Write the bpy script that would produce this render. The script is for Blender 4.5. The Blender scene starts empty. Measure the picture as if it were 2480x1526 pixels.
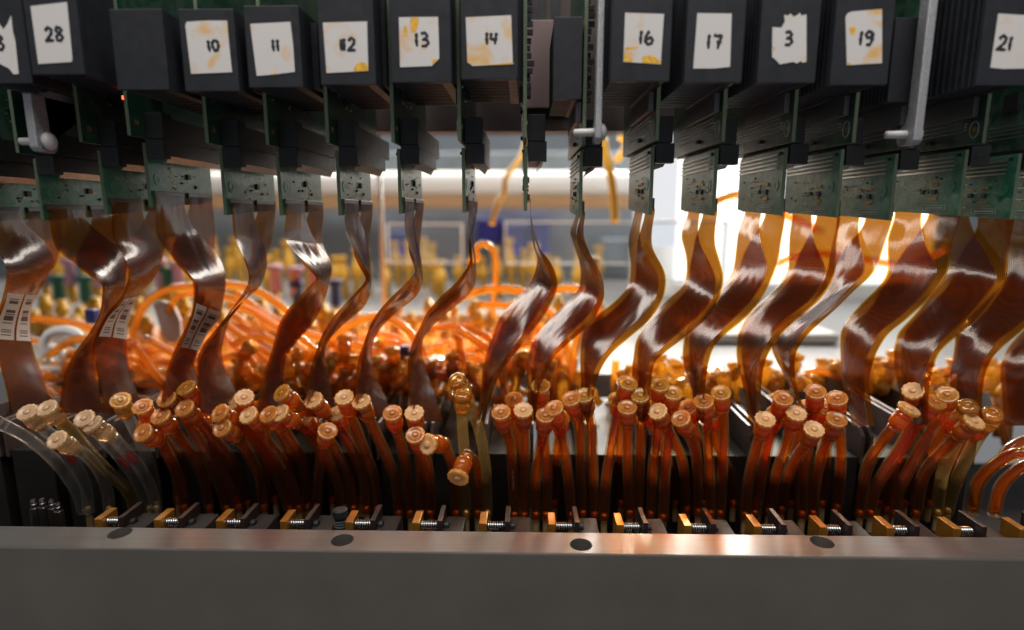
import bpy, math, random
from mathutils import Vector, Matrix
random.seed(7)
S = 0.001                      # all numbers below are millimetres
ZO = 200.0                     # camera height above the machine bed reference
FPX, CX, CY = 1400.0, 1240.0, 763.0
PITCH, YAW = math.radians(9.85), math.atan(30/1400)
sc = bpy.context.scene
# ---------------------------------------------------------------- camera
cam_d = bpy.data.cameras.new('camera'); cam = bpy.data.objects.new('camera', cam_d)
sc.collection.objects.link(cam); sc.camera = cam
cam.location = (0, 0, ZO*S); cam.rotation_euler = (math.pi/2-PITCH, 0, YAW)
cam_d.sensor_width = 36; cam_d.lens = 36*FPX/2480
cam_d.clip_start = 0.005; cam_d.clip_end = 50
cam_d.dof.use_dof = True; cam_d.dof.focus_distance = 0.204; cam_d.dof.aperture_fstop = 4.8
# ---------------------------------------------------------------- world and lamps
w = bpy.data.worlds.new('World'); sc.world = w; w.use_nodes = True
bg = w.node_tree.nodes['Background']; bg.inputs[0].default_value = (0.95, 0.97, 1.0, 1); bg.inputs[1].default_value = 0.21
def area(name, loc, target, sx, sy, power, col):
    d = bpy.data.lights.new(name, 'AREA'); d.shape = 'RECTANGLE'; d.size = sx*S; d.size_y = sy*S
    d.energy = power; d.color = col
    o = bpy.data.objects.new(name, d); sc.collection.objects.link(o)
    o.location = Vector(loc)*S
    o.rotation_euler = (Vector(target)*S-o.location).to_track_quat('-Z', 'Y').to_euler()
    return o
area('unseen_bench_fill', (-40, 760, ZO+560), (-40, 620, ZO-90), 1500, 500, 4.0, (1.0, 0.93, 0.82))  # unseen overhead fill added for the background, made broad to soften ribbon reflections
area('unseen_backlight', (-20, 880, ZO+250), (-20, 240, ZO-80), 1250, 260, 11.0, (1.0, 0.92, 0.80))  # unseen wide backlight, added to make tubes, caps and clutter glow
area('unseen_rail_light', (262, 900, ZO+350), (62, 176, ZO-105), 220, 150, 2.3, (1.0, 0.95, 0.88)).data.spread = math.radians(56)  # unseen, added for the rail highlight and cap glow; spread narrowed to suit
area('ceiling_lamp', (-40, 20, ZO+450), (0, 195, ZO-60), 700, 180, 4.4, (1.0, 0.95, 0.89))
sc.view_settings.view_transform = 'Standard'; sc.view_settings.look = 'None'
sc.view_settings.exposure = 0; sc.view_settings.gamma = 1
sc.cycles.use_denoising = True; sc.cycles.max_bounces = 14; sc.cycles.transparent_max_bounces = 40
sc.cycles.transmission_bounces = 10; sc.cycles.glossy_bounces = 4; sc.cycles.diffuse_bounces = 3
sc.cycles.sample_clamp_indirect = 4.0; sc.cycles.caustics_refractive = False; sc.cycles.caustics_reflective = False

# ---------------------------------------------------------------- pixel -> point (surveying the photograph)
def _basis():
    p, y = PITCH, YAW
    F = Vector((-math.sin(y)*math.cos(p), math.cos(y)*math.cos(p), -math.sin(p)))
    R = Vector((math.cos(y), math.sin(y), 0)); return F, R, R.cross(F)
BF, BR, BU = _basis()
def P(px, py, Y):
    d = BF+((px-CX)/FPX)*BR-((py-CY)/FPX)*BU
    d = d*(Y/d.y); return Vector((d.x, d.y, d.z+ZO))
# ---------------------------------------------------------------- materials
def new_mat(name):
    m = bpy.data.materials.new(name); m.use_nodes = True
    nt = m.node_tree; nt.nodes.clear()
    out = nt.nodes.new('ShaderNodeOutputMaterial'); return m, nt, out
def N(nt, t, **kw):
    n = nt.nodes.new(t)
    for k, v in kw.items():
        if k.startswith('_'): setattr(n, k[1:], v)
        else: n.inputs[k.replace('_', ' ')].default_value = v
    return n
def L(nt, a, ai, b, bi): nt.links.new(a.outputs[ai], b.inputs[bi])
def pbsdf(name, col, rough=.5, metal=0, noise=0, nscale=200, bump=0, bscale=600, spec=.5, stretch=None, **kw):
    m, nt, out = new_mat(name)
    b = N(nt, 'ShaderNodeBsdfPrincipled'); b.inputs['Base Color'].default_value = (*col, 1)
    b.inputs['Roughness'].default_value = rough; b.inputs['Metallic'].default_value = metal
    b.inputs['Specular IOR Level'].default_value = spec
    for k, v in kw.items(): b.inputs[k.replace('_', ' ')].default_value = v
    L(nt, b, 0, out, 0)
    tc = N(nt, 'ShaderNodeTexCoord'); mp = N(nt, 'ShaderNodeMapping'); L(nt, tc, 'Object', mp, 0)
    if stretch: mp.inputs['Scale'].default_value = stretch
    if noise:
        n = N(nt, 'ShaderNodeTexNoise', Scale=nscale, Detail=5.0); L(nt, mp, 0, n, 'Vector')
        r = N(nt, 'ShaderNodeMapRange'); r.inputs[1].default_value = .3; r.inputs[2].default_value = .7
        r.inputs[3].default_value = 1-noise; r.inputs[4].default_value = 1+noise; L(nt, n, 0, r, 0)
        mx = N(nt, 'ShaderNodeVectorMath', _operation='SCALE'); mx.inputs[0].default_value = col
        L(nt, r, 0, mx, 'Scale'); L(nt, mx, 0, b, 'Base Color')
        r2 = N(nt, 'ShaderNodeMapRange'); r2.inputs[3].default_value = max(0, rough-.12); r2.inputs[4].default_value = min(1, rough+.12)
        L(nt, n, 0, r2, 0); L(nt, r2, 0, b, 'Roughness')
    if bump:
        n2 = N(nt, 'ShaderNodeTexNoise', Scale=bscale, Detail=4.0); L(nt, mp, 0, n2, 'Vector')
        bp = N(nt, 'ShaderNodeBump', Strength=bump, Distance=.0003); L(nt, n2, 0, bp, 'Height'); L(nt, bp, 0, b, 'Normal')
    return m
def schlick(nt, f0=.045, p=5.0, mx=1.0, bump=None):
    """view-angle sheen that is the same on both sides of a thin film"""
    lw = N(nt, 'ShaderNodeLayerWeight', Blend=.5)
    if bump: L(nt, bump, 0, lw, 'Normal')
    pw = N(nt, 'ShaderNodeMath', _operation='POWER'); pw.inputs[1].default_value = p; L(nt, lw, 'Facing', pw, 0)
    mr = N(nt, 'ShaderNodeMapRange'); mr.inputs[3].default_value = f0; mr.inputs[4].default_value = mx; L(nt, pw, 0, mr, 0); return mr
M = {}
M['black'] = pbsdf('anodised_black', (.0135, .015, .020), .5, 0, .10, 300, .12, 4000, spec=.35)
M['plastic'] = pbsdf('black_plastic', (.013, .014, .016), .5, 0, .2, 400, .1, 3000, spec=.3)
M['brown'] = pbsdf('dark_brown_anodised', (.030, .018, .017), .45, .3, .3, 300, .1, 3000)
M['plate'] = pbsdf('bronze_side_plate', (.075, .052, .05), .48, .35, .25, 200, .1, 2500)
M['steel'] = pbsdf('brushed_steel_bar', (.098, .096, .094), .38, .55, .18, 90, .12, 260, stretch=(.25, 12, 1))
M['bar'] = pbsdf('painted_front', (.112, .098, .085), .58, .2, .10, 35, .1, 2500)
M['matt'] = pbsdf('matt_black_body', (.012, .011, .010), .6, spec=.25, noise=.3, nscale=80)
M['foot'] = pbsdf('dark_foot', (.012, .009, .008), .7, 0, .3, 300)
M['under'] = pbsdf('brown_underside', (.060, .042, .034), .55, .1, .3, 30)
M['alu'] = pbsdf('cast_aluminium', (.36, .36, .38), .45, .6, .35, 2600, .9, 2400)
M['brass'] = pbsdf('brass_gold', (.33, .15, .025), .36, .55, .15, 500, .1, 1500)
M['spring'] = pbsdf('spring_steel', (.62, .66, .68), .22, 1)
M['pin'] = pbsdf('solder', (.62, .61, .57), .32, 1)
M['pin_dark'] = pbsdf('dull_contact', (.40, .39, .36), .3, .9)
M['gold'] = pbsdf('gold_pad', (.45, .27, .08), .35, .8)
M['ink'] = pbsdf('marker_ink', (.010, .011, .018), .5)
M['silk'] = pbsdf('silkscreen_white', (.52, .58, .55), .6)
M['white'] = pbsdf('white_plastic', (.74, .73, .72), .35, 0, .05, 90)
M['chassis'] = pbsdf('chassis_dark', (.05, .036, .034), .45, .3, .3, 60)
M['floor'] = pbsdf('bed_dark', (.018, .016, .016), .32, .3, .3, 150)
M['barcode_paper'] = None
M['wall'] = pbsdf('wall_paint', (.34, .40, .46), .6, 0, .12, 8)
M['bench'] = pbsdf('bench_laminate', (.30, .30, .31), .35, 0, .08, 20)
M['blue'] = pbsdf('blue_plastic', (.02, .035, .36), .35)
M['navy'] = pbsdf('navy_plastic', (.015, .018, .12), .4)
M['purple'] = pbsdf('pink_plastic', (.5, .28, .42), .5)
M['green'] = pbsdf('green_plastic', (.015, .13, .085), .5)
M['whiteb'] = pbsdf('white_paint', (.80, .79, .76), .4)
M['tan'] = pbsdf('tan_paint', (.42, .25, .12), .45)
M['grey'] = pbsdf('grey_metal', (.20, .235, .27), .4, .3, .15, 20)

def emit(name, col, s):
    m, nt, out = new_mat(name); e = N(nt, 'ShaderNodeEmission', Strength=s); e.inputs[0].default_value = (*col, 1)
    L(nt, e, 0, out, 0); return m
M['pane'] = emit('daylit_pane', (1, .985, .95), 1.7)
M['pane2'] = emit('soft_pane', (.96, .97, 1), .85)
M['led'] = emit('red_led', (1, .03, .01), 14)

def pcb(name, base):
    m, nt, out = new_mat(name)
    b = N(nt, 'ShaderNodeBsdfPrincipled', Roughness=.3); L(nt, b, 0, out, 0)
    b.inputs['Coat Weight'].default_value = .14; b.inputs['Coat Roughness'].default_value = .16
    tc = N(nt, 'ShaderNodeTexCoord'); mp = N(nt, 'ShaderNodeMapping'); L(nt, tc, 'Object', mp, 0)
    mp.inputs['Scale'].default_value = (1000, 1000, 1000)
    wv = N(nt, 'ShaderNodeTexWave', Scale=.62, Distortion=7.0, Detail=1.0); wv.inputs['Detail Scale'].default_value = .22
    wv.bands_direction = 'Y'; L(nt, mp, 0, wv, 'Vector')
    n = N(nt, 'ShaderNodeTexNoise', Scale=.16, Detail=3.0); L(nt, mp, 0, n, 'Vector')
    th = N(nt, 'ShaderNodeMapRange'); th.inputs[1].default_value = .44; th.inputs[2].default_value = .52; L(nt, n, 0, th, 0)
    st = N(nt, 'ShaderNodeMapRange'); st.inputs[1].default_value = .5; st.inputs[2].default_value = .75; L(nt, wv, 0, st, 0)
    mu = N(nt, 'ShaderNodeMath', _operation='MULTIPLY'); L(nt, th, 0, mu, 0); L(nt, st, 0, mu, 1)
    mx = N(nt, 'ShaderNodeMix', _data_type='RGBA'); mx.inputs[6].default_value = (*base, 1)
    mx.inputs[7].default_value = (base[0]*3+.03, base[1]*2.0, base[2]*2.1, 1); L(nt, mu, 0, mx, 0)
    n3 = N(nt, 'ShaderNodeTexNoise', Scale=.5, Detail=4.0); L(nt, mp, 0, n3, 'Vector')
    r3 = N(nt, 'ShaderNodeMapRange'); r3.inputs[3].default_value = .7; r3.inputs[4].default_value = 1.35; L(nt, n3, 0, r3, 0)
    sc_ = N(nt, 'ShaderNodeVectorMath', _operation='SCALE'); L(nt, mx, 2, sc_, 0); L(nt, r3, 0, sc_, 'Scale')
    L(nt, sc_, 0, b, 'Base Color')
    bp = N(nt, 'ShaderNodeBump', Strength=.35, Distance=.0002); L(nt, mu, 0, bp, 'Height'); L(nt, bp, 0, b, 'Normal')
    return m
M['pcb'] = pcb('green_solder_mask', (.014, .15, .085))
M['pcb_dark'] = pcb('dark_green_solder_mask', (.008, .045, .028))
M['pcbedge'] = pbsdf('board_cut_edge', (.085, .115, .07), .6, 0, .3, 1500)

def paper(name, stain, amt, seed):
    m, nt, out = new_mat(name)
    b = N(nt, 'ShaderNodeBsdfPrincipled', Roughness=.75); L(nt, b, 0, out, 0)
    tc = N(nt, 'ShaderNodeTexCoord'); mp = N(nt, 'ShaderNodeMapping'); L(nt, tc, 'Object', mp, 0)
    mp.inputs['Scale'].default_value = (1000, 1000, 1000); mp.inputs['Location'].default_value = (seed*13, seed*7, seed*3)
    n = N(nt, 'ShaderNodeTexNoise', Scale=.13, Detail=6.0, Distortion=.8); L(nt, mp, 0, n, 'Vector')
    r = N(nt, 'ShaderNodeMapRange'); r.inputs[1].default_value = .62-amt; r.inputs[2].default_value = .80-amt; L(nt, n, 0, r, 0)
    mx = N(nt, 'ShaderNodeMix', _data_type='RGBA'); mx.inputs[6].default_value = (.55, .53, .52, 1); mx.inputs[7].default_value = (*stain, 1)
    L(nt, r, 0, mx, 0); L(nt, mx, 2, b, 'Base Color'); return m
M['tape'] = paper('white_tape', (.54, .52, .50), 0, 1)

def flex_mat(name, seed, f0=.05, pw_=3.4, dc=(.034, .017, .010), tc_=(.46, .14, .014), ts=.5):
    """polyimide film: clear amber rim, copper traces down the middle, glossy skin"""
    m, nt, out = new_mat(name)
    uv = N(nt, 'ShaderNodeUVMap'); uv.uv_map = 'UVMap'
    sp = N(nt, 'ShaderNodeSeparateXYZ'); L(nt, uv, 0, sp, 0)
    # rim mask  |u-.5| > .455
    s1 = N(nt, 'ShaderNodeMath', _operation='SUBTRACT'); s1.inputs[1].default_value = .5; L(nt, sp, 0, s1, 0)
    s2 = N(nt, 'ShaderNodeMath', _operation='ABSOLUTE'); L(nt, s1, 0, s2, 0)
    rm = N(nt, 'ShaderNodeMapRange'); rm.inputs[1].default_value = .455; rm.inputs[2].default_value = .475
    rm.inputs[3].default_value = 1; rm.inputs[4].default_value = 0; L(nt, s2, 0, rm, 0)
    fr = N(nt, 'ShaderNodeMath', _operation='MULTIPLY'); fr.inputs[1].default_value = 30*math.pi*2; L(nt, sp, 0, fr, 0)
    sn = N(nt, 'ShaderNodeMath', _operation='SINE'); L(nt, fr, 0, sn, 0)
    tr = N(nt, 'ShaderNodeMapRange'); tr.inputs[1].default_value = -.5; tr.inputs[2].default_value = .6
    tr.inputs[3].default_value = .32; tr.inputs[4].default_value = .84; L(nt, sn, 0, tr, 0)
    cov = N(nt, 'ShaderNodeMath', _operation='MULTIPLY'); L(nt, tr, 0, cov, 0); L(nt, rm, 0, cov, 1)
    trn = N(nt, 'ShaderNodeBsdfTransparent')
    mx = N(nt, 'ShaderNodeMix', _data_type='RGBA'); mx.inputs[6].default_value = (.86, .44, .05, 1); mx.inputs[7].default_value = (.70, .25, .022, 1)
    L(nt, rm, 0, mx, 0); L(nt, mx, 2, trn, 0)
    dif = N(nt, 'ShaderNodeBsdfDiffuse'); dif.inputs[0].default_value = (*dc, 1)
    tl = N(nt, 'ShaderNodeBsdfTranslucent'); tl.inputs[0].default_value = (*tc_, 1)
    ms0 = N(nt, 'ShaderNodeMixShader', Fac=ts); L(nt, dif, 0, ms0, 1); L(nt, tl, 0, ms0, 2)
    ms = N(nt, 'ShaderNodeMixShader'); L(nt, cov, 0, ms, 0); L(nt, trn, 0, ms, 1); L(nt, ms0, 0, ms, 2)
    # wrinkles
    tc = N(nt, 'ShaderNodeTexCoord'); mp = N(nt, 'ShaderNodeMapping'); mp.inputs['Scale'].default_value = (500, 500, 130)
    mp.inputs['Location'].default_value = (seed*3.1, seed*1.7, 0); L(nt, tc, 'Object', mp, 0)
    n = N(nt, 'ShaderNodeTexNoise', Scale=.14, Detail=2.0); L(nt, mp, 0, n, 'Vector')
    bp = N(nt, 'ShaderNodeBump', Strength=.45, Distance=.0018); L(nt, n, 0, bp, 'Height')
    gl = N(nt, 'ShaderNodeBsdfGlossy', Roughness=.16); gl.inputs[0].default_value = (.34, .34, .35, 1); L(nt, bp, 0, gl, 'Normal')
    fz = schlick(nt, f0, pw_, .75, bp)
    ms2 = N(nt, 'ShaderNodeMixShader'); L(nt, fz, 0, ms2, 0); L(nt, ms, 0, ms2, 1); L(nt, gl, 0, ms2, 2)
    L(nt, ms2, 0, out, 0); return m
FLEX = [flex_mat('amber_flex_film_%s' % c, i) for i, c in enumerate(('a', 'b', 'c'))]

FLEX_SHEEN = [flex_mat('sheen_tinted_flex_film_%s' % c, i+5, .10, 2.4, (.050, .040, .034), (.42, .16, .03), .3) for i, c in enumerate(('a', 'b'))]  # same film; grey reflected sheen put into the colour for left front ribbons
def tube_wall(name, col, haze, hazecol):
    m, nt, out = new_mat(name)
    t = N(nt, 'ShaderNodeBsdfTransparent'); t.inputs[0].default_value = (*col, 1)
    d = N(nt, 'ShaderNodeBsdfDiffuse'); d.inputs[0].default_value = (*hazecol, 1)
    tl = N(nt, 'ShaderNodeBsdfTranslucent'); tl.inputs[0].default_value = (*hazecol, 1)
    a = N(nt, 'ShaderNodeMixShader', Fac=.6); L(nt, d, 0, a, 1); L(nt, tl, 0, a, 2)
    lw = N(nt, 'ShaderNodeLayerWeight', Blend=.35)
    mr = N(nt, 'ShaderNodeMapRange'); mr.inputs[3].default_value = haze*.5; mr.inputs[4].default_value = haze*3.2; L(nt, lw, 'Facing', mr, 0)
    ms = N(nt, 'ShaderNodeMixShader'); L(nt, mr, 0, ms, 0); L(nt, t, 0, ms, 1); L(nt, a, 0, ms, 2)
    g = N(nt, 'ShaderNodeBsdfGlossy', Roughness=.12); fz = schlick(nt, .03, 4.0, .7)
    ms2 = N(nt, 'ShaderNodeMixShader'); L(nt, fz, 0, ms2, 0); L(nt, ms, 0, ms2, 1); L(nt, g, 0, ms2, 2)
    L(nt, ms2, 0, out, 0); return m
M['tube_o'] = tube_wall('amber_vinyl_tube', (.97, .82, .58), .06, (.55, .30, .14))
M['tube_c'] = tube_wall('clear_vinyl_tube', (.93, .91, .89), .09, (.55, .52, .50))
M['tube_y'] = tube_wall('yellowish_vinyl_tube', (.93, .80, .52), .10, (.6, .42, .18))
def fluid(name, col, tcol, haze):
    m, nt, out = new_mat(name)
    t = N(nt, 'ShaderNodeBsdfRefraction', Roughness=.06, IOR=1.25); t.inputs[0].default_value = (*col, 1)
    t2 = N(nt, 'ShaderNodeBsdfTransparent'); t2.inputs[0].default_value = (*col, 1)
    a0 = N(nt, 'ShaderNodeMixShader', Fac=.5); L(nt, t, 0, a0, 1); L(nt, t2, 0, a0, 2)
    tl = N(nt, 'ShaderNodeBsdfTranslucent'); tl.inputs[0].default_value = (*tcol, 1)
    d = N(nt, 'ShaderNodeBsdfDiffuse'); d.inputs[0].default_value = (*tcol, 1)
    b = N(nt, 'ShaderNodeMixShader', Fac=.35); L(nt, tl, 0, b, 1); L(nt, d, 0, b, 2)
    ms = N(nt, 'ShaderNodeMixShader', Fac=haze); L(nt, a0, 0, ms, 1); L(nt, b, 0, ms, 2)
    L(nt, ms, 0, out, 0); return m
M['fluid'] = fluid('orange_reagent', (.95, .47, .08), (.95, .28, .03), .05)
M['fluid_cap'] = fluid('glowing_cap_reagent', (1, .42, .03), (1, .30, .014), .62)
M['fluid_b'] = fluid('bright_orange_reagent', (1.0, .74, .30), (1.0, .52, .12), .34)
M['fluid_red'] = fluid('red_reagent', (.7, .06, .01), (.6, .03, .005), .4)
def capmat(name, col, share, rough, glass, tshare=.5):
    """moulded plastic: part clear refraction, part milky scatter"""
    m, nt, out = new_mat(name)
    rf = N(nt, 'ShaderNodeBsdfRefraction', Roughness=rough, IOR=1.33); rf.inputs[0].default_value = (*glass, 1)
    tp = N(nt, 'ShaderNodeBsdfTransparent'); tp.inputs[0].default_value = (*glass, 1)
    g0 = N(nt, 'ShaderNodeMixShader', Fac=.4); L(nt, rf, 0, g0, 1); L(nt, tp, 0, g0, 2)
    tc = N(nt, 'ShaderNodeTexCoord'); n = N(nt, 'ShaderNodeTexNoise', Scale=420.0, Detail=3.0); L(nt, tc, 'Object', n, 'Vector')
    r = N(nt, 'ShaderNodeMapRange'); r.inputs[1].default_value = .35; r.inputs[2].default_value = .65
    r.inputs[3].default_value = share-.12; r.inputs[4].default_value = share+.12; L(nt, n, 0, r, 0)
    tl = N(nt, 'ShaderNodeBsdfTranslucent'); tl.inputs[0].default_value = (*col, 1)
    d = N(nt, 'ShaderNodeBsdfDiffuse'); d.inputs[0].default_value = (*col, 1)
    b = N(nt, 'ShaderNodeMixShader', Fac=1-tshare); L(nt, tl, 0, b, 1); L(nt, d, 0, b, 2)
    ms = N(nt, 'ShaderNodeMixShader'); L(nt, r, 0, ms, 0); L(nt, g0, 0, ms, 1); L(nt, b, 0, ms, 2)
    bp = N(nt, 'ShaderNodeBump', Strength=.10, Distance=.0003); n2 = N(nt, 'ShaderNodeTexNoise', Scale=1100.0); L(nt, tc, 'Object', n2, 'Vector'); L(nt, n2, 0, bp, 'Height')
    g = N(nt, 'ShaderNodeBsdfGlossy', Roughness=max(.05, rough)); L(nt, bp, 0, g, 'Normal')
    fz = schlick(nt, .05, 4.0, .8, bp)
    m2 = N(nt, 'ShaderNodeMixShader'); L(nt, fz, 0, m2, 0); L(nt, ms, 0, m2, 1); L(nt, g, 0, m2, 2)
    L(nt, m2, 0, out, 0); return m
M['cap_disc_o'] = capmat('frosted_amber_cap', (1, .44, .09), .42, .25, (1, .62, .25))
M['cap_disc_p'] = capmat('frosted_pale_orange_cap', (1, .60, .26), .72, .35, (1, .72, .45), .4)
M['cap_disc_w'] = capmat('frosted_ivory_cap', (.95, .64, .38), .5, .35, (.97, .88, .75), .4)
M['cap_disc_y'] = capmat('yellow_clear_cap', (1, .52, .09), .4, .2, (1, .78, .35))
M['rim_o'] = capmat('amber_cap_rim', (1, .52, .10), .7, .06, (1, .78, .3), .6)
M['rim_w'] = capmat('ivory_cap_rim', (.98, .72, .40), .5, .1, (1, .9, .65), .6)
M['cap_body_o'] = capmat('orange_soaked_luer', (1, .34, .02), .34, .04, (1, .72, .26), .65)
M['bg_luer'] = capmat('background_amber_luer', (1, .56, .09), .7, .1, (1, .68, .22), .6)
M['bg_luer2'] = capmat('background_orange_luer', (1, .36, .03), .7, .1, (1, .6, .15), .6)
M['cap_body_w'] = capmat('clear_luer', (.95, .58, .28), .2, .06, (1, .88, .68), .6)
M['cap_body_y'] = capmat('amber_luer', (1, .48, .06), .22, .05, (1, .78, .38), .6)
# ---------------------------------------------------------------- mesh gathering
class G:
    def __init__(s): s.v = []; s.f = []; s.uv = None
    def add(s, vs, fs):
        b = len(s.v); s.v += [Vector(q) for q in vs]; s.f += [tuple(b+i for i in f) for f in fs]; return s
    def box(s, x0, x1, y0, y1, z0, z1):
        vs = [(x, y, z) for z in (z0, z1) for y in (y0, y1) for x in (x0, x1)]
        return s.add(vs, [(0, 2, 3, 1), (4, 5, 7, 6), (0, 1, 5, 4), (2, 6, 7, 3), (0, 4, 6, 2), (1, 3, 7, 5)])
    def prism(s, poly, axis, a, b):
        n = len(poly)
        def mk(p, c):
            return {'x': (c, p[0], p[1]), 'y': (p[0], c, p[1]), 'z': (p[0], p[1], c)}[axis]
        vs = [mk(p, a) for p in poly]+[mk(p, b) for p in poly]
        fs = [tuple(range(n-1, -1, -1)), tuple(range(n, 2*n))]+[(i, (i+1) % n, n+(i+1) % n, n+i) for i in range(n)]
        return s.add(vs, fs)
    def tube(s, pts, r, n=12, cap=True, flat=None):
        pts = [Vector(p) for p in pts]; m = len(pts)
        rr = r if isinstance(r, (list, tuple)) else [r]*m
        t0 = (pts[1]-pts[0]).normalized()
        u = t0.orthogonal().normalized(); vs = []
        for i, p in enumerate(pts):
            t = (pts[min(i+1, m-1)]-pts[max(i-1, 0)])
            t = t.normalized() if t.length > 1e-9 else t0
            u = (u-t*u.dot(t)); u = u.normalized() if u.length > 1e-6 else t.orthogonal().normalized()
            w_ = t.cross(u)
            for k in range(n):
                a = 2*math.pi*k/n; q = (u*math.cos(a)+w_*math.sin(a))*rr[i]
                if flat: q.y *= flat
                vs.append(p+q)
        fs = [(i*n+k, i*n+(k+1) % n, (i+1)*n+(k+1) % n, (i+1)*n+k) for i in range(m-1) for k in range(n)]
        if cap: fs += [tuple(range(n-1, -1, -1)), tuple((m-1)*n+k for k in range(n))]
        return s.add(vs, fs)
    def lathe(s, prof, n=24, mat=None, lobes=None):
        """prof: (z, r) list along +Z, closed at both ends"""
        vs = []
        for z, r in prof:
            for k in range(n):
                a = 2*math.pi*k/n; rr = r
                if lobes and z >= lobes[2]-1e-6 and r > lobes[3]: rr = r*(1+lobes[1]*abs(math.cos(a*lobes[0]/2))-lobes[1]*.5)
                q = Vector((rr*math.cos(a), rr*math.sin(a), z)); vs.append(mat @ q if mat else q)
        m = len(prof)
        fs = [(i*n+k, i*n+(k+1) % n, (i+1)*n+(k+1) % n, (i+1)*n+k) for i in range(m-1) for k in range(n)]
        fs += [tuple(range(n-1, -1, -1)), tuple((m-1)*n+k for k in range(n))]
        return s.add(vs, fs)
    def mesh(s, name, o=Vector((0, 0, 0)), smooth=False, mats=()):
        me = bpy.data.meshes.new(name); me.from_pydata([tuple((q-o)*S) for q in s.v], [], s.f); me.update()
        for m in mats: me.materials.append(m)
        if smooth: me.polygons.foreach_set('use_smooth', [True]*len(me.polygons))
        return me
ORG = {}
def link(o): sc.collection.objects.link(o); return o
def build(g, name, mat, parent=None, smooth=False, bevel=0, recalc=False, origin=None):
    o0 = ORG[parent.name] if parent else (origin if origin is not None else centre_base(g))
    mats = mat if isinstance(mat, (list, tuple)) else [mat]
    me = g.mesh(name, o0, smooth, mats)
    o = link(bpy.data.objects.new(name, me))
    if parent: o.parent = parent
    else: o.location = o0*S
    ORG[o.name] = o0
    if bevel:
        b = o.modifiers.new('bevel', 'BEVEL'); b.width = bevel*S; b.segments = 2; b.limit_method = 'ANGLE'
    if smooth == 'auto' or bevel:
        pass
    return o
def centre_base(g):
    xs = [q.x for q in g.v]; ys = [q.y for q in g.v]; zs = [q.z for q in g.v]
    return Vector(((min(xs)+max(xs))/2, (min(ys)+max(ys))/2, min(zs)))
def thing(name, loc, label, cat, group=None):
    o = link(bpy.data.objects.new(name, None)); o.empty_display_size = .005; o.location = Vector(loc)*S
    ORG[o.name] = Vector(loc); return tag(o, label, cat, group)
def tag(o, label=None, cat=None, group=None, kind=None):
    if label: o['label'] = label
    if cat: o['category'] = cat
    if group: o['group'] = group
    if kind: o['kind'] = kind
    return o
def catmull(pts, n=6):
    pts = [Vector(p) for p in pts]; q = [pts[0]*2-pts[1]]+pts+[pts[-1]*2-pts[-2]]; out = []
    for i in range(1, len(q)-2):
        for k in range(n):
            t = k/n; a, b, c, d = q[i-1], q[i], q[i+1], q[i+2]
            out.append(.5*((2*b)+(c-a)*t+(2*a-5*b+4*c-d)*t*t+(3*b-a-3*c+d)*t**3))
    out.append(pts[-1]); return out

# ================================================================ SETTING
BED = P(1240, 1300, 200).z-20          # bed of the machine
g = G().box(-420, 420, 183.5, 320, BED-6, BED-2)
tag(build(g, 'machine_bed', M['floor']), kind='structure')
BT = P(1240, 905, 300).z               # rear bench surface
g = G().box(-900, 1400, 322, 1500, BT-30, BT-6)
tag(build(g, 'bench_surface', M['bench']), kind='structure')
g = G().box(-1300, 1700, 1500, 1520, BT-200, ZO+900)
tag(build(g, 'back_wall', M['wall']), kind='structure')

# front bar with four countersunk holes
YF, YR = 170.0, 183.0
ZB = P(1240, 1340, YF).z
g = G().box(-330, 330, YF, YR, ZB-60, ZB)
bar = thing('front_rail', (0, YF, ZB-60), 'long grey steel rail with four screw holes across the bottom of the picture', 'rail')
body = build(g, 'rail_body', [M['bar'], M['steel']], bar, bevel=.5)
for p_ in body.data.polygons:
    if p_.normal.z > .9: p_.material_index = 1
holes = G()
hc = []
for px, py in ((290, 1291), (829, 1308), (1407, 1319), (1991, 1313)):
    q = P(px, py, 176.5); q.z = ZB; c = P(px, py, q.y)
    s_ = (ZB-ZO)/(c.z-ZO); q = Vector((c.x*s_, c.y*s_, ZB)); hc.append(q)
    holes.tube([(q.x, q.y, ZB-9), (q.x, q.y, ZB+3)], 3.7, 28)
cut = link(bpy.data.objects.new('cutter', holes.mesh('cutter', ORG[bar.name], False))); cut.location = ORG[bar.name]*S
md = body.modifiers.new('holes', 'BOOLEAN'); md.object = cut; md.solver = 'EXACT'; md.operation = 'DIFFERENCE'
bpy.context.view_layer.update()
dg = bpy.context.evaluated_depsgraph_get()
nm = bpy.data.meshes.new_from_object(body.evaluated_get(dg)); body.modifiers.clear(); body.data = nm; nm.name = 'rail_body'
bpy.data.objects.remove(cut)
for q in hc:
    g = G().lathe([(-8.8, 3.2), (-7.2, 3.2), (-7.1, 2.8)], 20, Matrix.Translation(q)); build(g, 'screw_head', M['plastic'], bar)

# ================================================================ CARDS
# lower-board front edges (top x, top y, bottom x, bottom y), left to right
LO = [(83, 385, 103, 535), (241, 365, 254, 519), (349, 346, 363, 502), (530, 365, 550, 521), (670, 366, 682, 522), (813, 364, 826, 522),
      (964, 360, 971, 518), (1120, 358, 1126, 515), (1270, 352, 1276, 511), (1409, 365, 1405, 527), (1585, 356, 1572, 520), (1738, 360, 1727, 522),
      (1903, 358, 1895, 522), (2043, 361, 2026, 527), (2176, 372, 2153, 534), (2347, 362, 2320, 523), (2478, 372, 2444, 532)]
LO = [(-85, 395, -62, 540)]+LO+[(2640, 372, 2600, 540), (2808, 374, 2762, 545)]
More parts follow.
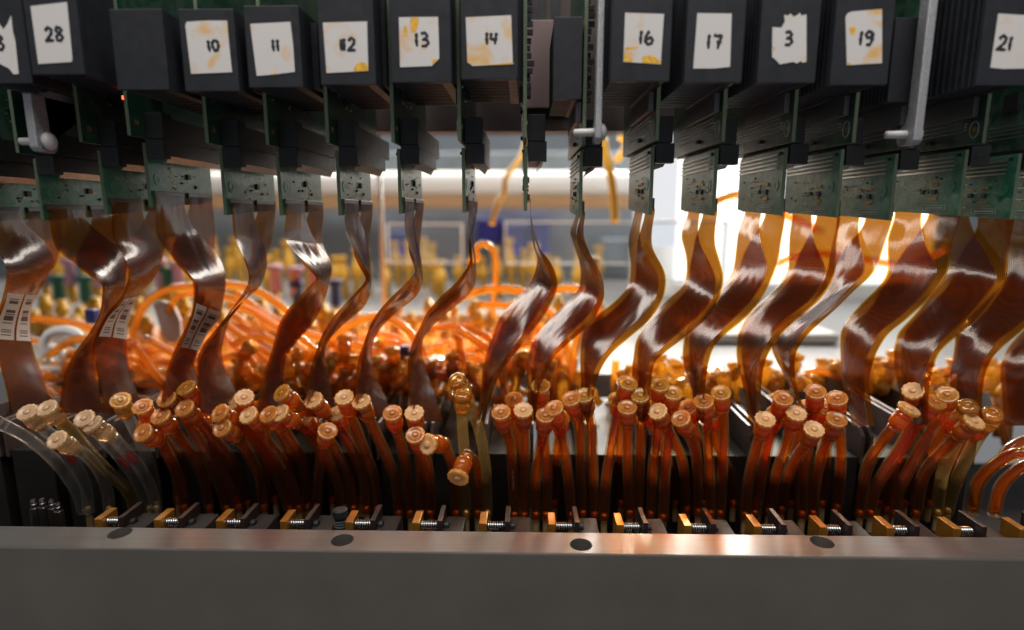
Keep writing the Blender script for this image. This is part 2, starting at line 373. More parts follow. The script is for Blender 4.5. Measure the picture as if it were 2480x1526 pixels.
# upper-board front edges at the bottom (x, y); None = not in view
UP = [(-122, 375), (43, 371), (196, 344), (313, 328), (502, 347), (648, 351), (794, 347), (952, 344), (1113, 340), (1271, 334), (1414, 351), (1591, 340),
      (1751, 344), (1921, 344), (2067, 346), (2206, 358), (2382, 347), (2545, 355), (2690, 350), (2850, 350)]
NAMES = ['that hangs leftmost, cut by the left frame edge', 'second from the left, behind the small grey lever', 'below the torn sticker, third from the left', 'under the heat sink numbered 28',
         'under the blank heat sink on the left', 'under the heat sink numbered 10', 'under the heat sink numbered 11', 'under the heat sink numbered 12',
         'under the heat sink numbered 13', 'under the heat sink numbered 14, seen edge-on', 'under the small blank heat sink left of the centre lever',
         'under the heat sink numbered 16', 'under the heat sink numbered 17', 'under the heat sink with the torn sticker 3',
         'under the heat sink numbered 19', 'under the blank heat sink by the right lever', 'under the heat sink numbered 21', 'next to the right frame edge',
         'cut by the right frame edge', 'wholly outside at right, only its ribbon enters the picture']
# flex ribbon front-edge profiles (px)
RB = {
 0: [(-58, 505), (-50, 560), (-15, 605), (14, 650), (8, 720), (-15, 790), (-8, 860), (12, 934), (25, 1000)],
 1: [(110, 522), (113, 556), (138, 608), (206, 656), (248, 683), (253, 718), (248, 766), (220, 814), (179, 865), (155, 917), (141, 1000)],
 2: [(261, 498), (263, 539), (275, 587), (303, 628), (313, 663), (311, 690), (292, 731), (261, 766), (237, 810), (227, 845), (234, 900), (254, 1000)],
 3: [(371, 491), (370, 528), (378, 573), (413, 621), (461, 669), (469, 690), (468, 745), (454, 797), (426, 855), (402, 910), (382, 1000)],
 4: [(554, 501), (557, 539), (567, 580), (598, 635), (609, 666), (607, 694), (585, 735), (550, 780), (495, 841), (481, 883), (478, 934), (484, 1000)],
 5: [(687, 501), (685, 539), (692, 587), (733, 632), (768, 663), (770, 680), (751, 700), (720, 732), (689, 768), (675, 800), (661, 859), (641, 917), (618, 1000)],
 6: [(833, 498), (831, 535), (840, 577), (874, 635), (895, 669), (888, 690), (861, 718), (819, 766), (792, 810), (775, 852), (758, 893), (744, 951), (738, 1010)],
 7: [(976, 498), (974, 532), (981, 570), (995, 608), (1012, 642), (1014, 660), (991, 688), (957, 721), (923, 759), (903, 792), (890, 831), (874, 876), (862, 945), (860, 1010)],
 8: [(1132, 498), (1131, 539), (1136, 573), (1146, 614), (1146, 640), (1115, 683), (1070, 724), (1040, 762), (1021, 807), (1002, 848), (991, 900), (995, 965), (1003, 1020)],
 9: [(1281, 508), (1284, 550), (1305, 598), (1330, 630), (1347, 665), (1350, 702), (1325, 760), (1290, 806), (1245, 860), (1208, 917), (1184, 979), (1172, 1020)],
 10: [(1403, 515), (1407, 559), (1429, 614), (1457, 663), (1465, 695), (1462, 730), (1433, 783), (1384, 828), (1343, 869), (1319, 914), (1305, 951), (1298, 1020)],
 11: [(1570, 522), (1572, 559), (1584, 608), (1608, 652), (1615, 683), (1608, 724), (1580, 769), (1539, 807), (1488, 852), (1457, 896), (1439, 951), (1428, 1020)],
 12: [(1727, 522), (1727, 556), (1735, 601), (1749, 649), (1753, 680), (1742, 731), (1711, 773), (1660, 817), (1611, 855), (1587, 883), (1577, 941), (1572, 1020)],
 13: [(1892, 522), (1893, 570), (1889, 625), (1870, 680), (1838, 735), (1797, 780), (1740, 830), (1718, 876), (1708, 945), (1706, 1020)],
 14: [(2026, 525), (2028, 580), (2029, 640), (2012, 690), (1978, 735), (1923, 783), (1885, 822), (1858, 865), (1847, 917), (1845, 979), (1850, 1030)],
 15: [(2151, 535), (2143, 590), (2129, 639), (2108, 673), (2077, 700), (2033, 742), (1978, 790), (1943, 831), (1928, 869), (1928, 927), (1940, 968), (1962, 1030)],
 16: [(2318, 525), (2311, 583), (2301, 649), (2284, 683), (2253, 724), (2201, 773), (2156, 807), (2129, 845), (2115, 883), (2108, 927), (2112, 979), (2120, 1030)],
 17: [(2442, 535), (2445, 583), (2444, 642), (2435, 683), (2397, 738), (2349, 790), (2287, 845), (2266, 883), (2256, 927), (2249, 979), (2250, 1030)],
 19: [(2765, 545), (2768, 610), (2764, 660), (2745, 700), (2690, 760), (2620, 815), (2560, 865), (2530, 900), (2520, 950), (2518, 1030)],
 18: [(2605, 540), (2608, 600), (2604, 650), (2590, 690), (2545, 745), (2480, 800), (2420, 850), (2395, 890), (2385, 930), (2380, 980), (2384, 1030)],
}
# outline of the far edge of each ribbon pair (px)
RBB = {
 0: [(165, 508), (160, 560), (148, 628), (110, 685), (82, 738), (81, 797), (89, 859), (117, 934), (140, 1000)],
 1: [(320, 505), (322, 560), (318, 620), (312, 665), (304, 704), (282, 755), (255, 810), (235, 860), (240, 920), (260, 1000)],
 2: [(425, 505), (420, 560), (404, 618), (385, 655), (371, 680), (340, 718), (316, 766), (309, 814), (311, 855), (327, 910), (352, 1000)],
 3: [(527, 500), (531, 560), (534, 605), (543, 642), (552, 676), (550, 718), (540, 766), (509, 800), (488, 835), (475, 883), (500, 940), (520, 1000)],
 4: [(662, 508), (665, 573), (654, 618), (641, 666), (627, 697), (600, 724), (568, 755), (547, 800), (538, 848), (550, 890), (571, 934), (592, 1000)],
 5: [(778, 508), (784, 539), (789, 590), (809, 642), (802, 683), (789, 724), (758, 786), (720, 835), (694, 876), (686, 927), (690, 1000)],
 6: [(905, 503), (905, 560), (901, 610), (902, 663), (900, 697), (885, 738), (840, 780), (799, 824), (789, 852), (795, 903), (807, 951), (822, 1010)],
 7: [(1022, 502), (1023, 573), (1022, 620), (1021, 656), (1021, 690), (1005, 724), (957, 766), (919, 800), (900, 838), (904, 883), (919, 924), (942, 968), (960, 1010)],
 8: [(1154, 500), (1153, 560), (1152, 620), (1153, 676), (1136, 711), (1098, 749), (1053, 790), (1028, 817), (1021, 852), (1036, 903), (1060, 958), (1080, 1020)],
 9: [(1288, 505), (1295, 560), (1306, 620), (1304, 655), (1290, 693), (1255, 730), (1215, 770), (1200, 814), (1186, 865), (1175, 917), (1168, 979), (1165, 1020)],
 10: [(1376, 505), (1378, 549), (1395, 590), (1409, 635), (1414, 676), (1405, 711), (1360, 755), (1312, 804), (1295, 835), (1286, 883), (1285, 951), (1284, 1020)],
 11: [(1525, 505), (1524, 553), (1532, 601), (1537, 635), (1532, 683), (1505, 721), (1460, 762), (1426, 793), (1414, 831), (1410, 883), (1416, 951), (1420, 1020)],
 12: [(1653, 505), (1653, 556), (1666, 608), (1668, 642), (1666, 676), (1653, 704), (1611, 745), (1570, 786), (1546, 824), (1541, 859), (1543, 945), (1548, 1020)],
 13: [(1797, 502), (1790, 556), (1787, 608), (1780, 663), (1752, 707), (1708, 745), (1673, 786), (1663, 831), (1666, 883), (1684, 948), (1690, 1020)],
 14: [(1909, 504), (1914, 556), (1915, 608), (1912, 663), (1880, 711), (1825, 755), (1797, 800), (1792, 841), (1797, 883), (1807, 934), (1822, 1020)],
 15: [(2018, 506), (2020, 560), (2018, 610), (2010, 660), (1985, 710), (1940, 755), (1895, 795), (1878, 835), (1888, 873), (1912, 920), (1945, 1000)],
 16: [(2158, 504), (2157, 570), (2156, 642), (2140, 686), (2084, 752), (2046, 798), (2039, 835), (2042, 880), (2048, 920), (2060, 970), (2072, 1030)],
 17: [(2290, 507), (2300, 573), (2305, 635), (2294, 678), (2249, 731), (2205, 780), (2180, 814), (2174, 855), (2175, 900), (2182, 940), (2190, 1020)],
 19: [(2575, 515), (2590, 600), (2585, 650), (2565, 700), (2510, 770), (2460, 830), (2436, 870), (2430, 900), (2432, 951), (2440, 1030)],
 18: [(2430, 510), (2444, 590), (2440, 640), (2425, 690), (2377, 752), (2322, 807), (2315, 841), (2310, 900), (2312, 951), (2320, 1030)],
}
Y0L, Y0U = 200.0, 192.0
TOPZ = ZO+62
def resample(c, m):
    L_ = [0]
    for i in range(1, len(c)): L_.append(L_[-1]+(c[i]-c[i-1]).length)
    out = []; j = 0
    for i in range(m):
        d = L_[-1]*i/(m-1)
        while j < len(c)-2 and L_[j+1] < d: j += 1
        f = (d-L_[j])/max(1e-6, L_[j+1]-L_[j]); out.append(c[j].lerp(c[j+1], min(1, f)))
    return out, L_[-1]
def sm(x): x = min(1, max(0, x)); return x*x*(3-2*x)
def ribbon(A, B, rear, seed=0, side=1):
    """sheet spanned between the near edge A (depth 200) and the far edge B; front and rear film share it lower down"""
    g = G(); n = 8; m = 64; rnd = random.Random(seed); ph = rnd.uniform(0, 6)
    ca, La = resample(catmull([Vector((x_, y_, 0)) for x_, y_ in A], 8), m)
    cb, Lb = resample(catmull([Vector((x_, y_, 0)) for x_, y_ in B], 8), m)
    a3 = [P(q.x, q.y, Y0L+.6) for q in ca]; b3 = []
    for i, q in enumerate(cb):
        v = i/(m-1); yb = 238-11*sm(v/.45)-8*sm((v-.45)/.5); b3.append(P(q.x, q.y, yb))
    uv = []; d = 0
    for i in range(m):
        v = i/(m-1)
        if i: d += (a3[i]-a3[i-1]).length
        w_ = sm((v-.015)/.26)
        u0, u1 = (.555-.47*w_, .985) if rear else (.02, .455+.49*w_)
        tn = (a3[min(i+1, m-1)]-a3[max(i-1, 0)]).normalized(); nrm = Vector((-tn.z, 0, tn.x))
        nrm = nrm if nrm.x > 0 else -nrm
        off = (1.5*side if rear else 0)*sm(v/.2)
        for k in range(n+1):
            u = k/n; uu = u0+(u1-u0)*u
            p = a3[i].lerp(b3[i], uu)
            wr = .55*math.sin(v*17+ph+u*2.3)*sm(v/.12)*sm((1-v)/.2)*(.3+u*.7)+.9*math.sin(math.pi*u)*math.sin(v*6.3+ph)*sm(v/.2)
            g.v.append(p+nrm*(off+wr*.8)); uv.append((u, d/20))
    g.f = [(i*(n+1)+k, i*(n+1)+k+1, (i+1)*(n+1)+k+1, (i+1)*(n+1)+k) for i in range(m-1) for k in range(n)]
    g.uv = uv; return g
def set_uv(me, uv):
    l = me.uv_layers.new(name='UVMap')
    for lp in me.loops: l.data[lp.index].uv = uv[lp.vertex_index]
def barcode_mat():
    m, nt, out = new_mat('barcode_label'); b = N(nt, 'ShaderNodeBsdfPrincipled', Roughness=.55); L(nt, b, 0, out, 0)
    uv = N(nt, 'ShaderNodeUVMap'); uv.uv_map = 'UVMap'; sp = N(nt, 'ShaderNodeSeparateXYZ'); L(nt, uv, 0, sp, 0)
    cb = N(nt, 'ShaderNodeCombineXYZ'); mu = N(nt, 'ShaderNodeMath', _operation='MULTIPLY'); mu.inputs[1].default_value = 46
    L(nt, sp, 1, mu, 0); fl = N(nt, 'ShaderNodeMath', _operation='FLOOR'); L(nt, mu, 0, fl, 0); L(nt, fl, 0, cb, 0)
    wn = N(nt, 'ShaderNodeTexWhiteNoise', _noise_dimensions='3D'); L(nt, cb, 0, wn, 0)
    gt = N(nt, 'ShaderNodeMath', _operation='GREATER_THAN'); gt.inputs[1].default_value = .5; L(nt, wn, 0, gt, 0)
    def band(src, i, a, b_):
        x = N(nt, 'ShaderNodeMath', _operation='GREATER_THAN'); x.inputs[1].default_value = a; L(nt, src, i, x, 0)
        y = N(nt, 'ShaderNodeMath', _operation='LESS_THAN'); y.inputs[1].default_value = b_; L(nt, src, i, y, 0)
        z = N(nt, 'ShaderNodeMath', _operation='MULTIPLY'); L(nt, x, 0, z, 0); L(nt, y, 0, z, 1); return z
    a = band(sp, 0, .22, .80); c = band(sp, 1, .08, .92)
    m1 = N(nt, 'ShaderNodeMath', _operation='MULTIPLY'); L(nt, a, 0, m1, 0); L(nt, c, 0, m1, 1)
    m2 = N(nt, 'ShaderNodeMath', _operation='MULTIPLY'); L(nt, m1, 0, m2, 0); L(nt, gt, 0, m2, 1)
    mx = N(nt, 'ShaderNodeMix', _data_type='RGBA'); mx.inputs[6].default_value = (.62, .56, .50, 1); mx.inputs[7].default_value = (.03, .03, .035, 1)
    L(nt, m2, 0, mx, 0); L(nt, mx, 2, b, 'Base Color'); return m
M['barcode'] = barcode_mat()

def chips(g, x, sgn, items):
    """little components on a board face: (y, z, sy, sz, h)"""
    for y, z, sy, sz, h in items:
        x0, x1 = (x, x+sgn*h); g.box(min(x0, x1), max(x0, x1), y-sy/2, y+sy/2, z-sz/2, z+sz/2)

LX = []
def board_slab(x, y0, y1, z0, z1, notch=0, hole=None):
    g = G(); t = .6
    poly = [(y0, z0), (y1-1, z0+notch), (y1, z0+notch+1), (y1, z1-1), (y1-1, z1), (y0, z1)]
    g.prism(poly, 'x', x-t, x+t); return g
def edge_split(o, mats):
    me = o.data
    for p in me.polygons: p.material_index = 1 if abs(p.normal.x) < .5 else 0

def make_lower(k):
    tx, ty, bx, by = LO[k]
    a = P(tx, ty, Y0L); b = P(bx, by, Y0L); x = (a.x+b.x)/2; LX.append(x)
    rnd = random.Random(50+k)
    z1, z0 = a.z, b.z
    t = thing('flex_circuit_board', (x, Y0L, z0), 'green board with amber ribbons, ' + NAMES[k], 'circuit board', 'ribbon boards hanging in a row')
    g = board_slab(x, Y0L, Y0L+40, z0, z1, 2.0); o = build(g, 'board', [M['pcb'], M['pcbedge']], t, bevel=.12); edge_split(o, 0)
    # connector block on the +X face
    cz0 = P(bx, 400 if 10 > k > 0 else 402, Y0L).z
    cz0 = z1-(5.2 if k < 16 else 5.2); cz1 = z1+1.2
    g = G().box(x+.9, x+7.0, Y0L-.6, Y0L+3.2, cz0, cz1).box(x+.9, x+6.4, Y0L+3.2, Y0L+42, cz0+1.2, cz1)
    for i in range(2): g.box(x+2.6+2.4*i, x+3.0+2.4*i, Y0L-.75, Y0L-.6, cz0+2.4, cz0+3.0)
    build(g, 'connector', M['plastic'], t, bevel=.12)
    # slanted solder tails under the connector, seen from the right
    g = G()
    for i in range(40):
        y = Y0L+4.5+i*.9
        g.prism([(x+5.6, cz0+1.25), (x+5.9, cz0+1.25), (x+4.6, cz0-.9), (x+4.3, cz0-.9)], 'y', y, y+.26)
    build(g, 'contact_row', M['pin_dark'], t)
    # solder dashes on the -X face
    g = G()
    for r in range(4):
        zr = z1-1.9-r*1.42
        for i in range(40):
            y = Y0L+4+i*.9; g.box(x-1.15, x-.6, y, y+.62, zr-.26, zr+.26)
    build(g, 'solder_dashes', M['pin'], t)
    # parts
    g = G()
    chips(g, x+.6, 1, [(Y0L+23+rnd.uniform(-1, 1), z0+11+rnd.uniform(-.6, .6), 2.0, 2.0, .8), (Y0L+28, z0+8, 1, 1, .6), (Y0L+19, z0+9, 1.2, .7, .6)])
    chips(g, x-.6, -1, [(Y0L+12.5, z0+8.2, 2.0, 1.7, .5), (Y0L+18.5, z0+8.4, 1.5, 1.4, .5), (Y0L+2.4, z1-1.6, 1.2, .9, .7)])
    for X, s_ in ((x+.6, 1), (x-.6, -1)): chips(g, X, s_, [(Y0L+7+rnd.uniform(0, 28), z0+6+rnd.uniform(0, 8), rnd.uniform(.5, 1.1), rnd.uniform(.3, .7), .3) for i in range(7)])
    build(g, 'chip', M['plastic'], t)
    g = G()
    for s_, X in ((1, x+.8), (-1, x-.8)):
        its = []
        for i in range(6): its.append((Y0L+10.8+i*.7, z0+10.6+.2, .35, .9, .25)); its.append((Y0L+10.8+i*.7, z0+5.9, .35, .9, .25))
        for i in range(4): its.append((Y0L+17.4+i*.7, z0+10.4, .3, .7, .25))
        for i in range(10): its.append((Y0L+8+rnd.uniform(0, 24), z0+4.5+rnd.uniform(0, 10), .5, .4, .22))
        for i in range(16): its.append((Y0L+5+rnd.uniform(0, 30), z0+6+rnd.uniform(0, 9), rnd.uniform(.25, .5), rnd.uniform(.2, .4), .15))
        if s_ > 0: its = its[-22:]
        chips(g, X, s_, its)
    build(g, 'solder_pads', M['gold'], t)
    g = G()
    for X, s_ in ((x+.6, 1), (x-.6, -1)):
        mt = Matrix.Translation(Vector((X, Y0L+4.3, (z0+z1)/2-1))) @ Matrix.Rotation(s_*math.pi/2, 4, 'Y')
        g.lathe([(0, 1.9), (.18, 1.9), (.18, .95), (.1, .9)], 24, mt)
    build(g, 'mounting_pad', M['pad'], t)
    # silkscreen
    g = G()
    X = x-.95
    for zz in (z0+3.6, z0+2.0):
        g.box(X, X+.1, Y0L+6, Y0L+17, zz, zz+.12)
    for yy in (Y0L+6, Y0L+17): g.box(X, X+.1, yy, yy+.12, z0+2, z0+3.72)
    for r in range(3):
        for i in range(7): g.box(X, X+.1, Y0L+20+i*.8+r*.3, Y0L+20.5+i*.8+r*.3, z0+4+r*4.1, z0+4.45+r*4.1)
    for i in range(12): g.box(X, X+.1, Y0L+7+i*.75, Y0L+7.4+i*.75, z0+2.5, z0+3.1)
    build(g, 'silkscreen', M['silk'], t)
    # dark tail clamps where the ribbons are soldered
    zc = z0+3.4
    f0 = (Y0L+1.2, Y0L+17.6); f1 = (Y0L+21.5, Y0L+38.3)
    prof = RB[k]
    top = P(*prof[0], Y0L)
    for j, (ya, yb) in enumerate((f0, f1)):
        g = G(); g.box(x+.6, x+1.5, ya-.2, yb+.2, z0+(3.6 if k < 10 else 1.4), z0+5.6)
        build(g, 'ribbon_stiffener', M['stiff'], t, bevel=.15)
        # ribbon: starts just outside the stiffener
        g = ribbon(prof, RBB[k], j, k*7+j, -1); nrow = 9
        nr = len(g.v)//nrow; dx = [(x+1.75)-g.v[c].x for c in range(nrow)]; dz = [(z0+(4.2 if k < 10 else 2.0))-g.v[c].z for c in range(nrow)]
        for i in range(nr):
            f = sm(1-i/9.0)
            for c in range(nrow): g.v[i*nrow+c] += Vector((dx[c]*f, 0, dz[c]*f))
        me = g.mesh('flex_ribbon', ORG[t.name], True, [FLEX_SHEEN[k % 2] if (k < 10 and j == 0) else FLEX[(k+j) % 3]]); set_uv(me, g.uv)
        o = link(bpy.data.objects.new('flex_ribbon', me)); o.parent = t; ORG[o.name] = ORG[t.name]
        if k in (0, 2, 3) and j == 0:
            # two barcode stickers on the front ribbon
            nr = len(g.v)//nrow
            z_hi, z_lo = {0: (712, 832), 2: (722, 828), 3: (730, 850)}[k]
            rows = [i for i in range(nr) if P(1240, z_lo, Y0L).z <= g.v[i*nrow].z <= P(1240, z_hi, Y0L).z]
            for c0, c1 in ((0.4, 3.9), (4.4, 7.8)):
                q = G(); uv = []
                def at(i, c):
                    a_ = int(c); f_ = c-a_; return g.v[i*nrow+a_].lerp(g.v[i*nrow+min(a_+1, 8)], f_)
                for ii, i in enumerate(rows):
                    tn = (g.v[min(i+1, nr-1)*nrow]-g.v[max(i-1, 0)*nrow]).normalized()
                    nrm = Vector((-tn.z, 0, tn.x)); nrm = nrm if nrm.x > 0 else -nrm
                    for cc in range(3):
                        q.v.append(at(i, c0+(c1-c0)*cc/2)+nrm*.12); uv.append((cc/2, ii/(len(rows)-1)))
                q.f = [(i*3+c, i*3+c+1, (i+1)*3+c+1, (i+1)*3+c) for i in range(len(rows)-1) for c in range(2)]
                me2 = q.mesh('barcode_label', ORG[t.name], True, [M['barcode']]); set_uv(me2, uv)
                b_ = link(bpy.data.objects.new('barcode_label', me2)); b_.parent = o
    return t
M['stiff'] = pbsdf('dark_stiffener', (.045, .035, .032), .3)
M['pad'] = pbsdf('mounting_ring', (.02, .20, .12), .3)

# ---------------------------------------------------------------- digits (stroke paths in a 1 x 1.4 box, y up)
# a plain downstroke for 1
DG = {'0': [[(.5, 1.3), (.15, 1.05), (.08, .6), (.3, .12), (.62, .1), (.9, .5), (.85, 1.05), (.5, 1.3)]],
      '1': [[(.55, 1.35), (.5, .7), (.55, .05)]],
      '2': [[(.1, 1.05), (.4, 1.35), (.8, 1.2), (.8, .85), (.4, .4), (.05, .12), (.5, .12), (1.0, .1)]],
      '3': [[(.1, 1.25), (.5, 1.35), (.82, 1.1), (.7, .82), (.35, .72), (.75, .66), (.92, .36), (.6, .08), (.1, .08)]],
      '4': [[(.15, 1.3), (.08, .75), (.35, .58), (.95, .62)], [(.85, 1.3), (.7, .7), (.6, .05)]],
      '6': [[(.5, 1.35), (.2, .9), (.1, .4), (.4, .08), (.8, .15), (.95, .45), (.7, .7), (.25, .5)]],
      '7': [[(.05, 1.3), (.5, 1.22), (.9, 1.25), (.7, .6), (.6, .05)], [(.4, .68), (1.0, .68)]],
      '8': [[(.8, 1.2), (.4, 1.35), (.15, 1.1), (.5, .75), (.85, .4), (.6, .08), (.2, .12), (.15, .45), (.55, .78), (.85, 1.05), (.8, 1.2)]],
      '9': [[(.8, 1.2), (.4, 1.35), (.1, 1.1), (.25, .8), (.6, .8), (.85, 1.15), (.85, .6), (.6, .12), (.2, .12)]]}
def numeral(g, text, cx, cz, h, y, tilt=0, r=.42, gap=.25):
    w1 = h/1.4*.86; ws = [w1*(.38 if c == '1' else 1.0) for c in text]; tot = sum(ws)+gap*w1*(len(text)-1)
    x = -tot/2
    for c, wd in zip(text, ws):
        for st in DG[c]:
            pts = []
            for sx, sz in st:
                lx = x+(sx if c != '1' else sx-.36)*w1; lz = (sz/1.4-.5)*h
                pts.append((cx+lx*math.cos(tilt)-lz*math.sin(tilt), y, cz+lx*math.sin(tilt)+lz*math.cos(tilt)))
            cc = catmull(pts, 5); m = len(cc)
            rr = [r*(.55 if i in (0, m-1) else (.9+.16*math.sin(i*1.3))) for i in range(m)]
            g.tube(cc, rr, 8, True, flat=.22)
        x += wd+gap*w1
# heat sinks: unit -> (face TL, TR, BR, BL), Y front, sticker polygon, numeral (text, px, py, h px, tilt), stain polys, stain material
HS = {
 2: ([(-90, -12), (52, 0), (79, 201), (-60, 203)], 176, [(-20, 30), (8, 72), (18, 58), (27, 38), (31, 78), (37, 100), (45, 179), (33, 180), (22, 166), (6, 158), (-8, 150), (-30, 140)], ('8', 0, 103, 34, .1), [], .05),
 3: ([(53, -16), (184, -12), (203, 177), (79, 184)], 174, [(74, 15), (162, 5), (175, 140), (174, 150), (93, 155)], ('28', 132, 83, 31, .05), [], -.06),
 4: ([(258, 22), (387, 17), (414, 215), (291, 220)], 178, None, None, [], 0),
 5: ([(430, 22), (566, 19), (579, 220), (450, 222)], 180, [(452, 53), (500, 50), (550, 50), (555, 110), (562, 175), (463, 179), (449, 62)], ('10', 517, 110, 26, .1), [], .10),
 6: ([(586, 14), (723, 9), (733, 210), (607, 213)], 180, [(606, 58), (703, 53), (710, 110), (714, 174), (660, 181), (622, 184)], ('11', 668, 110, 27, .03), [[(655, 178.5), (668, 177.6), (665, 180), (657, 180.8)]], .02),
 7: ([(766, 9), (902, 3), (911, 203), (780, 208)], 180, [(782, 55), (889, 52), (889, 62), (892, 172), (791, 177)], ('12', 846, 108, 29, .0), [[(855, 172), (860, 160), (868, 152), (880, 151), (888, 156), (890, 171)]], .04),
 8: ([(940, 1), (1088, -2), (1095, 198), (950, 201)], 183, [(966, 42), (1061, 41), (1064, 142), (1046, 160), (969, 163)], ('13', 1022, 96, 31, .03), [[(993, 43), (1013, 43), (1012, 60), (1006, 75), (1000, 78), (995, 60)], [(978, 62), (985, 64), (986, 84), (979, 86)], [(1047, 144), (1062, 142), (1047, 158)]], .07),
 9: ([(1112, -5), (1250, -6), (1258, 191), (1119, 193)], 185, [(1128, 42), (1238, 37), (1242, 156), (1145, 160), (1132, 151)], ('14', 1191, 93, 28, .02), [[(1180, 157.5), (1215, 154), (1240, 151), (1241, 155), (1200, 157.2)]], .09),
 10: ([(1340, 41), (1410, 40), (1410, 239), (1340, 241)], 190, None, None, [], 0),
 11: ([(1481, -8), (1629, -5), (1622, 196), (1482, 198)], 181, [(1514, 31), (1608, 34), (1600, 156), (1510, 150)], ('16', 1565, 91, 31, -.05), [[(1511, 148), (1512, 133), (1524, 138), (1532, 149)], [(1555, 152), (1556, 138), (1575, 134), (1590, 140), (1599, 150), (1598, 154)], [(1515, 115), (1545, 112), (1540, 118), (1516, 120)]], .12),
 12: ([(1666, -8), (1807, -6), (1797, 201), (1658, 199)], 181, [(1689, 32), (1772, 33), (1768, 162), (1730, 166), (1679, 166)], ('17', 1730, 101, 33, -.03), [], .0),
 13: ([(1843, -8), (1988, -8), (1977, 199), (1838, 203)], 181, [(1871, 66), (1893, 67), (1901, 52), (1899, 36), (1908, 38), (1915, 33), (1922, 41), (1932, 36), (1937, 31), (1941, 38), (1953, 35), (1953, 150), (1944, 152), (1938, 148), (1930, 154), (1921, 150), (1888, 156), (1880, 146), (1870, 138)], ('3', 1909, 93, 31, 0), [[(1872, 112), (1877, 116), (1876, 121), (1872, 120)]], .02),
 14: ([(2026, 2), (2172, 0), (2146, 206), (2012, 206)], 180, [(2048, 42), (2053, 32), (2064, 28), (2136, 22), (2136, 153), (2051, 158)], ('19', 2098, 93, 32, -.04), [[(2057, 68), (2066, 63), (2073, 70), (2069, 83), (2060, 82)], [(2052, 150), (2060, 153), (2058, 157), (2052, 157)]], .08),
 15: ([(2170, 43), (2244, 41), (2217, 248), (2149, 246)], 190, None, None, [], 0),
 16: ([(2392, -8), (2540, -10), (2512, 206), (2363, 208)], 179, [(2418, 33), (2500, 38), (2488, 166), (2430, 167), (2399, 164)], ('21', 2433, 105, 33, -.06), [], .06),
}
def avg(*a): return sum(a)/len(a)
def make_upper(k):
    ux, uy = UP[k]; b = P(ux, uy, Y0U); x = b.x; rnd = random.Random(90+k)
    st = HS.get(k)
    what = NAMES[k]
    if st is None: lab = 'driver board without visible heat sink, ' + what
    elif k == 2: lab = 'driver board whose black heat sink wears a torn white sticker at the left edge'
    elif st[3]: lab = ('driver board with a finned black heat sink, white sticker reading %s' % st[3][0]) + (' torn at its edges' if k == 13 else '')
    else: lab = {4: 'driver board with a plain black heat sink without sticker, between stickers 28 and 10', 10: 'driver board with small plain heat sink, left of the centre grey lever',
                 15: 'driver board with small plain heat sink, left of the right grey lever'}[k]
    t = thing('driver_board', (x, Y0U, b.z), lab, 'circuit board', 'driver boards with heat sinks')
    z0 = b.z
    g = board_slab(x, Y0U, Y0U+62, z0, TOPZ+30, .6); o = build(g, 'board', [M['pcb_dark'], M['pcbedge']], t, bevel=.12); edge_split(o, 0)
    # mating connector
    lx = LX[k]; lz1 = P(LO[k][0], LO[k][1], Y0L).z
    xc = x+.9
    g = G().box(xc, xc+5.9, Y0L-.8, Y0L+5, lz1+1.35, lz1+9.8).box(xc, xc+5.3, Y0L+5, Y0L+52, lz1+1.35, lz1+8.6)
    build(g, 'connector', M['plastic'], t, bevel=.12)
    # a cluster of parts on both faces
    g = G()
    chips(g, x-.6, -1, [(Y0U+6.2, z0+14, 2.2, 4.5, 1), (Y0U+16, z0+16, 6, 6, 1.2), (Y0U+28, z0+13, 3, 3, 1), (Y0U+24, z0+2.8, 2.2, 1.2, .9)])
    chips(g, x+.6, 1, [(Y0U+5.5, z0+20, 2, 3, 1), (Y0U+14, z0+17, 5, 4, 1.4), (Y0U+26, z0+19, 4, 4, 1.2)])
    if k in (9, 10):
        chips(g, x+.6, 1, [(Y0U+2.2+rnd.uniform(0, 2), z0+14+i*2.3, 1.4, 1.5, rnd.uniform(.7, 2.4)) for i in range(24)])
    build(g, 'chip', M['plastic'], t)
    g = G()
    its = [(Y0U+5+i*.8, z0+10.4, .35, 1.0, .3) for i in range(5)]+[(Y0U+5+i*.8, z0+17.6, .35, .8, .3) for i in range(5)]
    for r in range(4):
        for i in range(34): its.append((Y0U+9.5+i*1.25, z0+4.6+r*1.35, .42, .42, .3))
    its += [(Y0U+7.4, z0+5+i*.9, .7, .5, .5) for i in range(3)]
    chips(g, x-.6, -1, its)
    chips(g, x+.6, 1, [(Y0U+4+rnd.uniform(0, 30), z0+14+rnd.uniform(0, 8), .7, .5, .4) for i in range(16)])
    build(g, 'solder_joints', M['pin'], t)
    g = G()
    for X, s_ in ((x+.6, 1), (x-.6, -1)):
        mt = Matrix.Translation(Vector((X, Y0U+3.5, z0+4.6))) @ Matrix.Rotation(s_*math.pi/2, 4, 'Y')
        g.lathe([(0, .95), (.12, .95), (.12, .6), (.05, .55)], 18, mt)
    build(g, 'mounting_hole_ring', M['gold'], t)
    g = G()   # silkscreen ring round the hole
    c = []
    for i in range(33):
        a = i/32*2*math.pi; c.append((x-.9, Y0U+3.5+1.9*math.cos(a), z0+4.6+2.5*math.sin(a)))
    g.tube(c, .09, 5, False); build(g, 'silkscreen_ring', M['silk'], t)
    if not st: return t
    face, yf, stick, num, stains, amt = st
    q = [P(px, py, yf) for px, py in face]
    xl = avg(q[0].x, q[3].x); xr = avg(q[1].x, q[2].x); zb = avg(q[2].z, q[3].z); zt = q[0].z if face[0][1] > 10 else TOPZ+8
    # tilt of face: small shear so that it matches hung boxes
    yd = 224.0
    xr2 = min(max(xr, xl+8), x-.8) if xr < x+3 else x-.8
    xb = min(x-.65, xr)
    g = G()
    fth = 1.6
    g.box(xl, xr, yf, yf+fth, zb, zt)                                 # thick front plate
